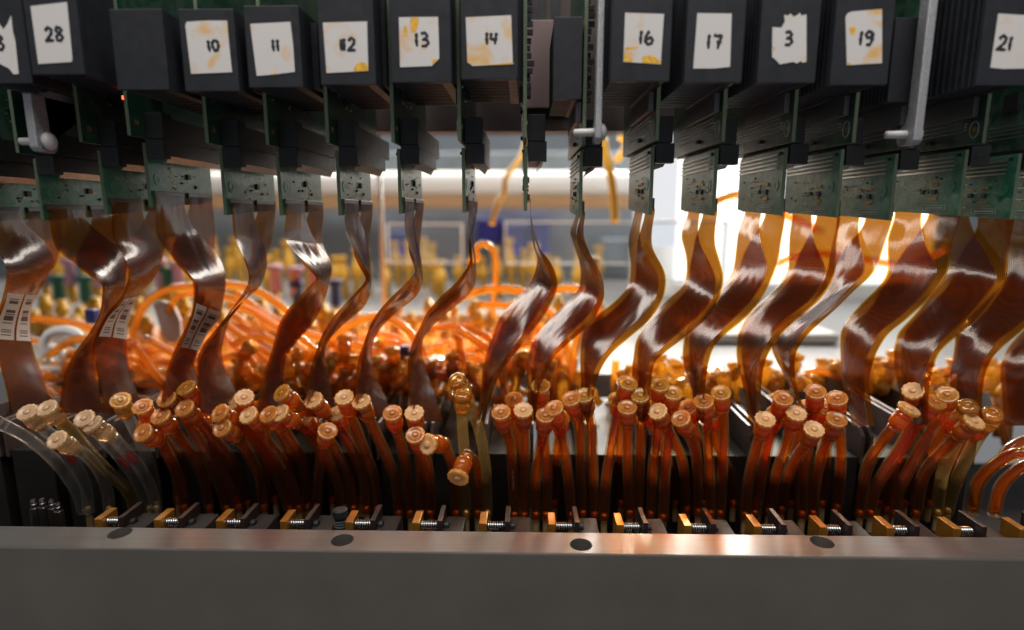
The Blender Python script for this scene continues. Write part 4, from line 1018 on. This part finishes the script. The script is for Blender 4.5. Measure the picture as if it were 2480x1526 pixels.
# ================================================================ BACKGROUND behind the flex ribbons
def bg_tube(pxpts, Ys, r=2.4, label='', mat='tube_o'):
    n = len(pxpts); pts = []
    for k, (px, py) in enumerate(pxpts):
        Y = Ys if not isinstance(Ys, tuple) else Ys[0]+(Ys[1]-Ys[0])*k/(n-1); pts.append(P(px, py, Y))
    return loose(pts, r, M[mat], 'orange_tube', label, M['fluid_b'], n=12, group='orange tubes tangled behind the ribbons', sub=9)
BGT = [
 ([(1130, 640), (1158, 625), (1152, 608), (1165, 592), (1185, 596), (1200, 625), (1198, 690), (1190, 780)], (330, 330), 2.4, 'upright narrow loop of orange tube right of the flex ribbon under sticker 14'),
 ([(300, 900), (325, 800), (350, 740), (400, 705), (465, 695), (540, 690), (620, 705), (700, 760), (740, 830)], (300, 320), 3.0, 'big orange tube arch starting under the sticker 28 board'),
 ([(405, 760), (425, 725), (455, 712), (520, 712), (600, 745), (660, 810)], (318, 330), 2.8, 'orange tube entering the pale plastic tag'),
 ([(70, 772), (130, 776), (190, 785), (230, 800)], (300, 305), 3.0, 'nearly level orange tube left of the barcode ribbon'),
 ([(310, 830), (350, 850), (410, 885), (450, 910), (560, 925)], (300, 300), 3.0, 'orange tube sloping down behind the third barcode ribbon'),
 ([(330, 905), (400, 905), (470, 904), (560, 915)], (285, 285), 3.0, 'level orange tube low behind the left ribbons'),
 ([(330, 932), (400, 930), (480, 932), (600, 955)], (275, 275), 3.0, 'lowest level orange tube behind the left ribbons'),
 ([(550, 740), (610, 755), (680, 800), (760, 850), (830, 900), (890, 960)], (300, 280), 2.8, 'orange tube sloping right below the sticker 11 board'),
 ([(545, 790), (600, 800), (650, 850), (680, 900), (700, 960)], (290, 270), 2.8, 'orange tube bending down below the sticker 10 board'),
 ([(560, 700), (640, 760), (720, 800), (800, 830), (900, 900), (960, 980)], (330, 280), 2.8, 'long orange tube running under three ribbons'),
 ([(620, 990), (640, 900), (600, 800), (560, 760)], (280, 300), 2.6, 'steep orange tube left of the sticker 11 ribbon'),
 ([(770, 860), (830, 800), (900, 768), (960, 780), (1010, 830), (1040, 900), (1060, 960)], (300, 275), 2.8, 'round orange tube arch below the sticker 12 board'),
 ([(830, 830), (900, 850), (960, 900), (1010, 960), (1050, 1000)], (290, 265), 2.8, 'orange tube sloping under the sticker 13 ribbon'),
 ([(790, 900), (850, 840), (920, 810), (990, 840), (1060, 900), (1100, 960)], (330, 290), 2.8, 'second orange arch behind the sticker 13 ribbon'),
 ([(1050, 760), (1130, 715), (1200, 700), (1270, 710), (1330, 760), (1370, 830), (1390, 930)], (320, 290), 3.0, 'wide orange tube arch right of the upright loop'),
 ([(1150, 740), (1220, 740), (1280, 770), (1320, 830), (1340, 900)], (310, 290), 2.6, 'smaller orange arch nested under the wide arch'),
 ([(1290, 740), (1340, 705), (1390, 700), (1440, 720), (1450, 770)], (330, 330), 3.0, 'orange arch between the two ribbons left of sticker 16'),
 ([(1030, 800), (1100, 790), (1150, 800), (1200, 840), (1220, 920), (1230, 990)], (300, 270), 2.6, 'orange tube curling beneath the sticker 14 ribbon'),
 ([(1060, 830), (1070, 890), (1110, 930), (1150, 900), (1160, 850), (1200, 800)], (300, 300), 2.5, 'small orange loop beneath the sticker 14 ribbon'),
 ([(1395, 1000), (1385, 920), (1390, 860), (1400, 800)], (280, 290), 2.8, 'upright orange tube behind the ribbon left of sticker 16'),
 ([(1350, 1000), (1340, 930), (1360, 850)], (275, 285), 2.6, 'upright orange tube right of the edge-on ribbon'),
 ([(1490, 1000), (1488, 930), (1492, 870)], (285, 290), 2.8, 'upright orange tube behind the sticker 16 ribbon'),
 ([(1710, 510), (1740, 485), (1800, 470), (1850, 485), (1900, 520), (1990, 560)], (330, 400), 3.0, 'orange tube arch seen above the window light under sticker 17'),
 ([(1880, 640), (1930, 620), (2000, 615), (2090, 628), (2200, 640), (2300, 600)], (380, 380), 3.0, 'orange tube crossing the bright gap right of sticker 19'),
 ([(1110, 800), (1120, 870), (1170, 950), (1240, 990)], (285, 262), 2.7, 'orange tube falling toward the open amber caps'),
 ([(900, 960), (980, 915), (1060, 910), (1150, 950)], (270, 262), 2.7, 'low orange tube arch behind the row of caps under sticker 13'),
 ([(560, 960), (650, 930), (740, 950), (820, 990)], (270, 262), 2.7, 'low orange tube arch behind the caps under sticker 11'),
 ([(1950, 905), (1990, 900), (2050, 925), (2080, 950)], (290, 285), 2.7, 'short orange tube lying below the bright gap at right'),
 ([(2230, 930), (2270, 905), (2310, 895), (2340, 880)], (280, 290), 2.7, 'short orange tube rising behind the sticker 21 ribbon'),
]
for pts, ys, r, lab in BGT: bg_tube(pts, ys, r*.86, lab)

# rear fittings standing behind the ribbons (amber luers), one built then copied
def rear_fitting():
    t = thing('rear_fitting', (0, 0, 0), 'x', 'fitting', 'amber fittings behind the ribbons')
    g = G().lathe([(0, 2.3), (9, 2.3), (9.2, 3.0), (14, 3.2), (14.3, 2.4), (15, 2.4), (15.2, 3.6), (16.4, 3.6)], 16); build(g, 'body', M['bg_luer'], t, smooth=True)
    g = G().lathe([(16.4, 3.7), (17.6, 3.7), (17.7, 1.2), (18.3, 1.1)], 16); build(g, 'cap', M['bg_luer'], t, smooth=True)
    g = G().lathe([(-25, 1.9), (0.5, 1.9)], 12); build(g, 'stem', M['tube_rear'], t, smooth=True)
    return t
M['tube_rear'] = pbsdf('orange_stem', (.95, .33, .06), .25, Transmission_Weight=.7, IOR=1.35)
rf = rear_fitting()
spots = []
rr = random.Random(3)
for px0, px1, py, Y, n in ((1590, 1680, 890, 285, 6), (1700, 1790, 905, 280, 5), (1850, 1925, 885, 285, 6), (1930, 2060, 895, 292, 7), (2105, 2175, 880, 285, 6), (2255, 2330, 885, 288, 5), (2410, 2470, 900, 290, 4),
                           (1490, 1560, 905, 280, 4), (1290, 1420, 890, 275, 6), (700, 860, 880, 275, 8), (900, 1060, 890, 272, 8), (560, 640, 890, 275, 5), (1060, 1250, 880, 276, 8), (200, 260, 870, 300, 2)):
    for i in range(n): spots.append((px0+(px1-px0)*(i+.5)/n+rr.uniform(-8, 8), py+rr.uniform(-22, 26), Y+rr.uniform(-10, 16), rr.uniform(.85, 1.15)))
first = True
def near_name(px):
    return min(SECT, key=lambda s: abs(s[0]-px))[1]
cnt2 = {}
for px, py, Y, s_ in sorted(spots):
    o = rf if first else copy_tree(rf); first = False
    q = P(px, py, Y)-Vector((0, 0, 16*s_)); o.location = q*S; o.scale = (s_, s_, s_); o.rotation_euler = (rr.uniform(-.3, .15), rr.uniform(-.35, .35), 0)
    nn = near_name(px); cnt2[nn] = cnt2.get(nn, 0)+1
    o['label'] = 'standing amber fitting, %s from the left below %s' % (ORDN[cnt2[nn]-1], nn)

# random tangle: curved offcuts and loose luers lying behind the ribbons
M['reagent'] = pbsdf('orange_reagent_surface', (.80, .25, .03), .12, 0, .4, 60, .6, 120)
_a = P(60, 0, 330); _b = P(1400, 0, 330)
tr_ = thing('drip_tray', ((_a.x+_b.x)/2, 325, BT-6), 'shallow tray wet with orange reagent under the tangle of tubes', 'tray')
build(G().box(_a.x, _b.x, 325, 470, BT-6, BT-3), 'reagent', M['reagent'], tr_)
build(G().box(_a.x-3, _a.x, 323, 473, BT-6, BT+3).box(_b.x, _b.x+3, 323, 473, BT-6, BT+3).box(_a.x, _b.x, 470, 473, BT-6, BT+3), 'rim', M['whiteb'], tr_)
rt_ = random.Random(21)
tl_ = []
for i in range(56):
    px = rt_.uniform(560, 1300) if i < 34 else rt_.uniform(60, 520); py = rt_.uniform(830, 985); Y = rt_.uniform(262, 330)
    a = rt_.uniform(-.5, .9); ln = rt_.uniform(60, 150); k_ = rt_.uniform(-50, 40)
    tl_.append((px, [(px-ln*math.cos(a), py-ln*math.sin(a)*.8), (px, py-k_), (px+ln*math.cos(a), py+ln*math.sin(a)*.8), (px+ln*1.3*math.cos(a), py+ln*1.4*math.sin(a)+20)], Y))
c3 = {}
for px, pts, Y in sorted(tl_, key=lambda q: q[0]):
    nn = near_name(px); c3[nn] = c3.get(nn, 0)+1
    bg_tube(pts, (Y, Y+rt_.uniform(-25, 25)), rt_.uniform(1.6, 2.3), 'short tangled orange tube, %s from left below %s' % (ORDN[c3[nn]-1], nn))
c4 = {}
ll = sorted([(rt_.uniform(545, 1330), rt_.uniform(850, 985), rt_.uniform(258, 310)) for i in range(58)]+[(rt_.uniform(90, 540), rt_.uniform(880, 960), rt_.uniform(270, 310)) for i in range(18)]+[(rt_.uniform(1380, 2460), rt_.uniform(925, 985), rt_.uniform(262, 290)) for i in range(34)])
lf = lf2 = None
for px, py, Y in ll:
    if lf is None:
        o = lf = thing('loose_luer', (0, 0, 0), 'x', 'fitting', 'loose luer fittings lying in the tangle')
        build(G().lathe([(0, 2.0), (5, 2.0), (5.2, 3.1), (9, 3.2), (9.3, 2.4), (10.2, 2.4), (10.4, 3.5), (11.6, 3.5)], 16), 'body', M['bg_luer2'], lf, smooth=True)
        build(G().lathe([(11.6, 3.6), (12.8, 3.6), (12.9, 1.2), (13.5, 1.1)], 16), 'cap', M['bg_luer'], lf, smooth=True)
    elif px < 1380: o = copy_tree(lf)
    else:
        o = copy_tree(lf if lf2 is None else lf2)
        if lf2 is None:
            lf2 = o
            for c_ in [q for q in bpy.data.objects if q.parent == o]: c_.data = c_.data.copy(); c_.data.materials[0] = M['bg_luer']
    o.location = P(px, py, Y)*S; o.rotation_euler = (rt_.uniform(-1.6, 1.6), rt_.uniform(-1.4, 1.4), rt_.uniform(0, 6)); nn = near_name(px); c4[nn] = c4.get(nn, 0)+1
    o['label'] = 'loose amber luer in the tangle, %s from left below %s' % (ORDN[c4[nn]-1], nn)
# rack of upright amber tubes further back
M['rack'] = pbsdf('amber_rack_tube', (.98, .50, .10), .25, Transmission_Weight=.35, IOR=1.35)
c5 = {}; r0 = None
for i in range(58):
    px = 70+i*24.5+rt_.uniform(-6, 6); Y = 400+rt_.uniform(-25, 40)
    if r0 is None:
        o = r0 = thing('upright_tube', (0, 0, 0), 'x', 'tube', 'upright amber tubes of the rear rack')
        build(G().tube([(0, 0, 0), (0, 0, 26), (0, 0, 44)], 3.6, 12), 'tube_wall', M['rack'], r0, smooth=True)
        build(G().lathe([(44, 4.6), (49, 4.6), (49.5, 3.4), (54, 3.2)], 14), 'cap', M['yel'] if 'yel' in M else M.setdefault('yel', pbsdf('yellow_luer', (.93, .50, .04), .3, Transmission_Weight=.35, IOR=1.4)), r0, smooth=True)
    else: o = copy_tree(r0)
    q = P(px, 740+rt_.uniform(-25, 45), Y); o.location = (q-Vector((0, 0, 54)))*S; o.rotation_euler = (0, rt_.uniform(-.12, .12), 0)
    nn = near_name(px); c5[nn] = c5.get(nn, 0)+1
    o['label'] = 'upright amber rack tube, %s from the left below %s' % (ORDN[c5[nn]-1], nn)

# second row far behind: yellow fittings
yf = thing('yellow_fitting', (0, 0, 0), 'x', 'fitting', 'yellow fittings of the rear machine')
g = G().lathe([(0, 4.5), (26, 4.5), (27, 6.0), (40, 6.0), (41, 4.0), (52, 3.4)], 14); build(g, 'body', M['yel'] if 'yel' in M else M.setdefault('yel', pbsdf('yellow_luer', (.93, .50, .04), .3, Transmission_Weight=.35, IOR=1.4)), yf, smooth=True)
g = G().lathe([(52, 5.2), (58, 5.2)], 14); build(g, 'cap', M['yel'], yf, smooth=True)
first = True; nY = 0
for px, py, Y in sorted([(p_+rr.uniform(-12, 12), 690+rr.uniform(-26, 24), 640+rr.uniform(-40, 90)) for p_ in range(150, 1480, 31)], key=lambda q: q[0]):
    o = yf if first else copy_tree(yf); first = False
    q = P(px+rr.uniform(-6, 6), py, Y)-Vector((0, 0, 55)); q.z = max(q.z, BT-6); o.location = q*S; o.scale = (1, 1, rr.uniform(.7, 1.12)); o.rotation_euler = (0, rr.uniform(-.12, .12), 0)
    nn = near_name(px); nY = cnt2[nn+'y'] = cnt2.get(nn+'y', 0)+1
    o['label'] = 'blurred yellow fitting far behind, %s from the left below the %s' % (ORDN[nY-1], nn)

# far rail: white tube with tan underside
q0 = P(1240, 447, 700)
t = thing('rear_pipe', (0, 700, q0.z), 'thick white horizontal pipe across the background', 'pipe')
g = G().tube([(-700, 700, q0.z), (900, 700, q0.z)], 15, 24); build(g, 'pipe', M['whiteb'], t, smooth=True)
q1 = P(1240, 486, 690)
g = G().box(-700, 900, 688, 712, q1.z-9, q1.z+6); build(g, 'tan_rail', M['tan'], t, bevel=2)
# rear machine dark cover
q = P(1240, 405, 760)
g = G().box(-900, 210, 760, 800, P(0, 430, 760).z, P(0, 372, 760).z)
tag(build(g, 'dark_beam', M['grey'], bevel=2), 'dark grey beam above the white pipe in the background', 'beam')
g = G().box(-900, 190, 810, 830, BT-6, P(0, 500, 810).z)
tag(build(g, 'cabinet', M['grey'], bevel=2), 'blue grey cabinet behind the yellow fittings', 'cabinet')
# blue crates
def crate(px0, px1, py0, py1, Y, label, mat='blue'):
    a = P(px0, py0, Y); b = P(px1, py1, Y)
    t = thing('storage_box', ((a.x+b.x)/2, Y, b.z), label, 'box', 'blue boxes in the background')
    g = G().box(a.x, b.x, Y, Y+40, b.z, a.z); build(g, 'box_body', M[mat], t, bevel=1.5)
    g = G().box(a.x-2, b.x+2, Y-2, Y+42, a.z+.5, a.z+5); build(g, 'lid', M[mat], t, bevel=1)
crate(938, 1002, 572, 622, 760, 'blurred deep blue box left of the grey panel under sticker 13')
crate(1222, 1270, 555, 620, 760, 'blurred bright blue box right of the upright orange loop')
crate(1280, 1330, 548, 618, 765, 'second blurred blue box, right beside the other bright blue one')
crate(1155, 1215, 540, 590, 775, 'blue box just above the upright orange tube loop', 'blue')
crate(1560, 1650, 590, 625, 700, 'dark navy shape under the ribbon of sticker 16', 'navy')
crate(1465, 1530, 590, 640, 730, 'grey box left of the sticker 16 ribbon', 'grey')
a = P(940, 905, 296)
# acrylic panels
M['acr'] = tube_wall('acrylic', (.93, .95, .97), .04, (.7, .75, .8))
def acrylic(px0, px1, py0, py1, Y, label):
    a = P(px0, py0, Y); b = P(px1, py1, Y)
    t = thing('acrylic_guard', ((a.x+b.x)/2, Y, b.z), label, 'panel', 'clear acrylic guards')
    build(G().box(a.x, b.x, Y, Y+3, b.z, a.z), 'sheet', M['acr'], t)
    g = G()
    for (x0_, x1_, z0_, z1_) in ((a.x-1.2, a.x, b.z, a.z), (b.x, b.x+1.2, b.z, a.z), (a.x-1.2, b.x+1.2, a.z, a.z+1.2), (a.x-1.2, b.x+1.2, b.z-1.2, b.z)): g.box(x0_, x1_, Y-.5, Y+3.5, z0_, z1_)
    build(g, 'bright_edge', M['whiteb'], t)
acrylic(938, 1118, 545, 636, 520, 'clear acrylic guard with bright edges below sticker 13')
acrylic(1225, 1545, 540, 638, 530, 'clear acrylic guard with bright edges left of the sticker 16 ribbon')
acrylic(1572, 1750, 540, 680, 455, 'clear acrylic guard between the ribbons of stickers 16 and 17')
# thin vertical rod
q = P(922, 500, 430); qb = P(930, 690, 430)
tag(build(G().tube([(q.x, 430, BT-6), (q.x, 430, ZO+60)], 1.6, 10), 'thin_rod', M['whiteb'], smooth=True), 'thin pale upright rod right of the sticker 12 ribbon', 'rod')
q = P(1448, 700, 420)
tag(build(G().box(P(1435, 0, 420).x, P(1466, 0, 420).x, 420, 424, BT-6, P(1450, 622, 420).z), 'tan_post', M['tan'], bevel=1), 'tan upright post right of the centre ribbons', 'post')

# white clip, pale tag, navy pieces, pink and green blobs
c = [P(x_, y_, 292) for x_, y_ in ((118, 880), (108, 840), (118, 812), (150, 800), (185, 808), (196, 835), (190, 880), (160, 905))]
o = build(G().tube(catmull(c, 6), 2.6, 10), 'pinch_clip', M['white'], smooth=True); tag(o, 'white plastic pinch clip around an orange tube at the left', 'clip')
c = [P(x_, y_, 292) for x_, y_ in ((122, 838), (145, 850), (160, 866), (152, 882))]
build(G().tube(catmull(c, 6), 2.0, 10), 'jaw', M['white'], o, smooth=True)
a = [P(x_, y_, 322) for x_, y_ in ((372, 735), (392, 728), (420, 735), (438, 775), (440, 815), (420, 830), (402, 826), (385, 780))]
g = G().prism([(p.x, p.z) for p in a], 'y', 321, 323.5)
tag(build(g, 'hanging_tag', M['taglav'] if 'taglav' in M else pbsdf('pale_tag', (.62, .52, .50), .5), bevel=.5), 'pale plastic tag pierced by an orange tube, left of sticker 10 ribbon', 'tag')
for i, (px0, py0, px1, py1, lab) in enumerate(((950, 850, 1010, 885, 'navy plastic piece under the sticker 13 ribbon'), (1090, 865, 1110, 885, 'tiny navy plastic piece under the sticker 14 ribbon'), (212, 762, 235, 782, 'small blue cap left of the second ribbon'))):
    a = P(px0, py0, 300); b = P(px1, py1, 300); mx_ = (a.x+b.x)/2
    g = G().box(mx_-2.5, mx_+2.5, 298, 303, b.z, a.z+3).box(a.x, b.x, 299, 302, b.z+1.5, a.z)
    tag(build(g, 'stopcock', M['navy'], bevel=.5), lab, 'stopcock', 'navy stopcocks')
rg = random.Random(11)
kk = 0
for px, py, col in ((140, 690, 'green'), (205, 690, 'green'), (168, 650, 'purple'), (236, 655, 'purple'), (105, 650, 'purple'), (385, 650, 'purple'), (405, 670, 'green'), (430, 655, 'purple'), (665, 665, 'purple'), (715, 670, 'purple'), (720, 705, 'navy'), (760, 660, 'purple'), (812, 700, 'navy')):
    q = P(px, py, 480); kk += 1
    t = thing('rear_valve', (q.x, q.y, q.z-16), 'blurred %s valve in the left background, %s from the left' % ({'green': 'green', 'purple': 'pink', 'navy': 'dark blue'}[col], ORDN[kk-1]), 'valve', 'small coloured valves in the background')
    build(G().lathe([(q.z-14, 4.5), (q.z+3, 4.0), (q.z+4, 6.5), (q.z+8, 6.5)], 14, Matrix.Translation(Vector((q.x, q.y, 0)))), 'valve_body', M[col], t, smooth=True)
    build(G().lathe([(q.z-30, 3.2), (q.z-14, 3.2)], 12, Matrix.Translation(Vector((q.x, q.y, 0)))), 'stem', M['yel'], t, smooth=True)
# yellow splashes: thin yellow strings
def string(pts, Y, r, label):
    tag(build(G().tube(catmull([P(a, b, Y) for a, b in pts], 6), r, 8), 'yellow_tube', M['yel'], smooth=True), label, 'tube', 'yellow tubes in the background')
string([(1190, 545), (1205, 495), (1222, 465), (1225, 430), (1262, 380), (1275, 340)], 470, 2.2, 'thin yellow tube rising left of the edge-on board')
string([(1490, 540), (1487, 480), (1478, 420), (1465, 370), (1460, 335)], 470, 3.4, 'yellow tube rising right of the centre lever')
string([(1500, 330), (1520, 345), (1505, 375), (1490, 390)], 475, 3, 'short hooked yellow tube under the sticker 16 board')
# glowing light panel standing on the bench at right
wl = P(1652, 322, 620); wr = P(2290, 322, 620)
t = thing('light_panel', ((wl.x+wr.x)/2, 620, BT-6), 'big overexposed white light panel filling the right background', 'light panel')
build(G().box(wl.x, wr.x, 620, 624, BT+12, wl.z+35), 'pane', M['pane'], t)
g = G().box(wr.x, wr.x+3, 618, 628, BT-6, wl.z+38).box(wl.x, wr.x, 618, 628, BT-6, BT+12)
build(g, 'frame', M['whiteb'], t, bevel=.6)
wl = P(1545, 330, 640); wr = P(1680, 330, 640)
t = thing('lit_board', ((wl.x+wr.x)/2, 640, BT-6), 'bright white lit board behind the ribbon of sticker 16', 'light panel')
build(G().box(wl.x, wr.x, 640, 646, BT+50, wl.z+30), 'pane', M['pane2'], t)
build(G().box(wl.x-2, wr.x+2, 638, 650, BT-6, BT+50), 'foot', M['whiteb'], t, bevel=1)

# white case on the bench at right
a = P(1950, 800, 560); b = P(2120, 900, 560)
tag(build(G().box(P(1700, 0, 420).x, P(2080, 0, 420).x, 400, 470, BT-6, BT+2), 'white_case', M['whiteb'], bevel=3), 'low white case on the bench under the window', 'case')
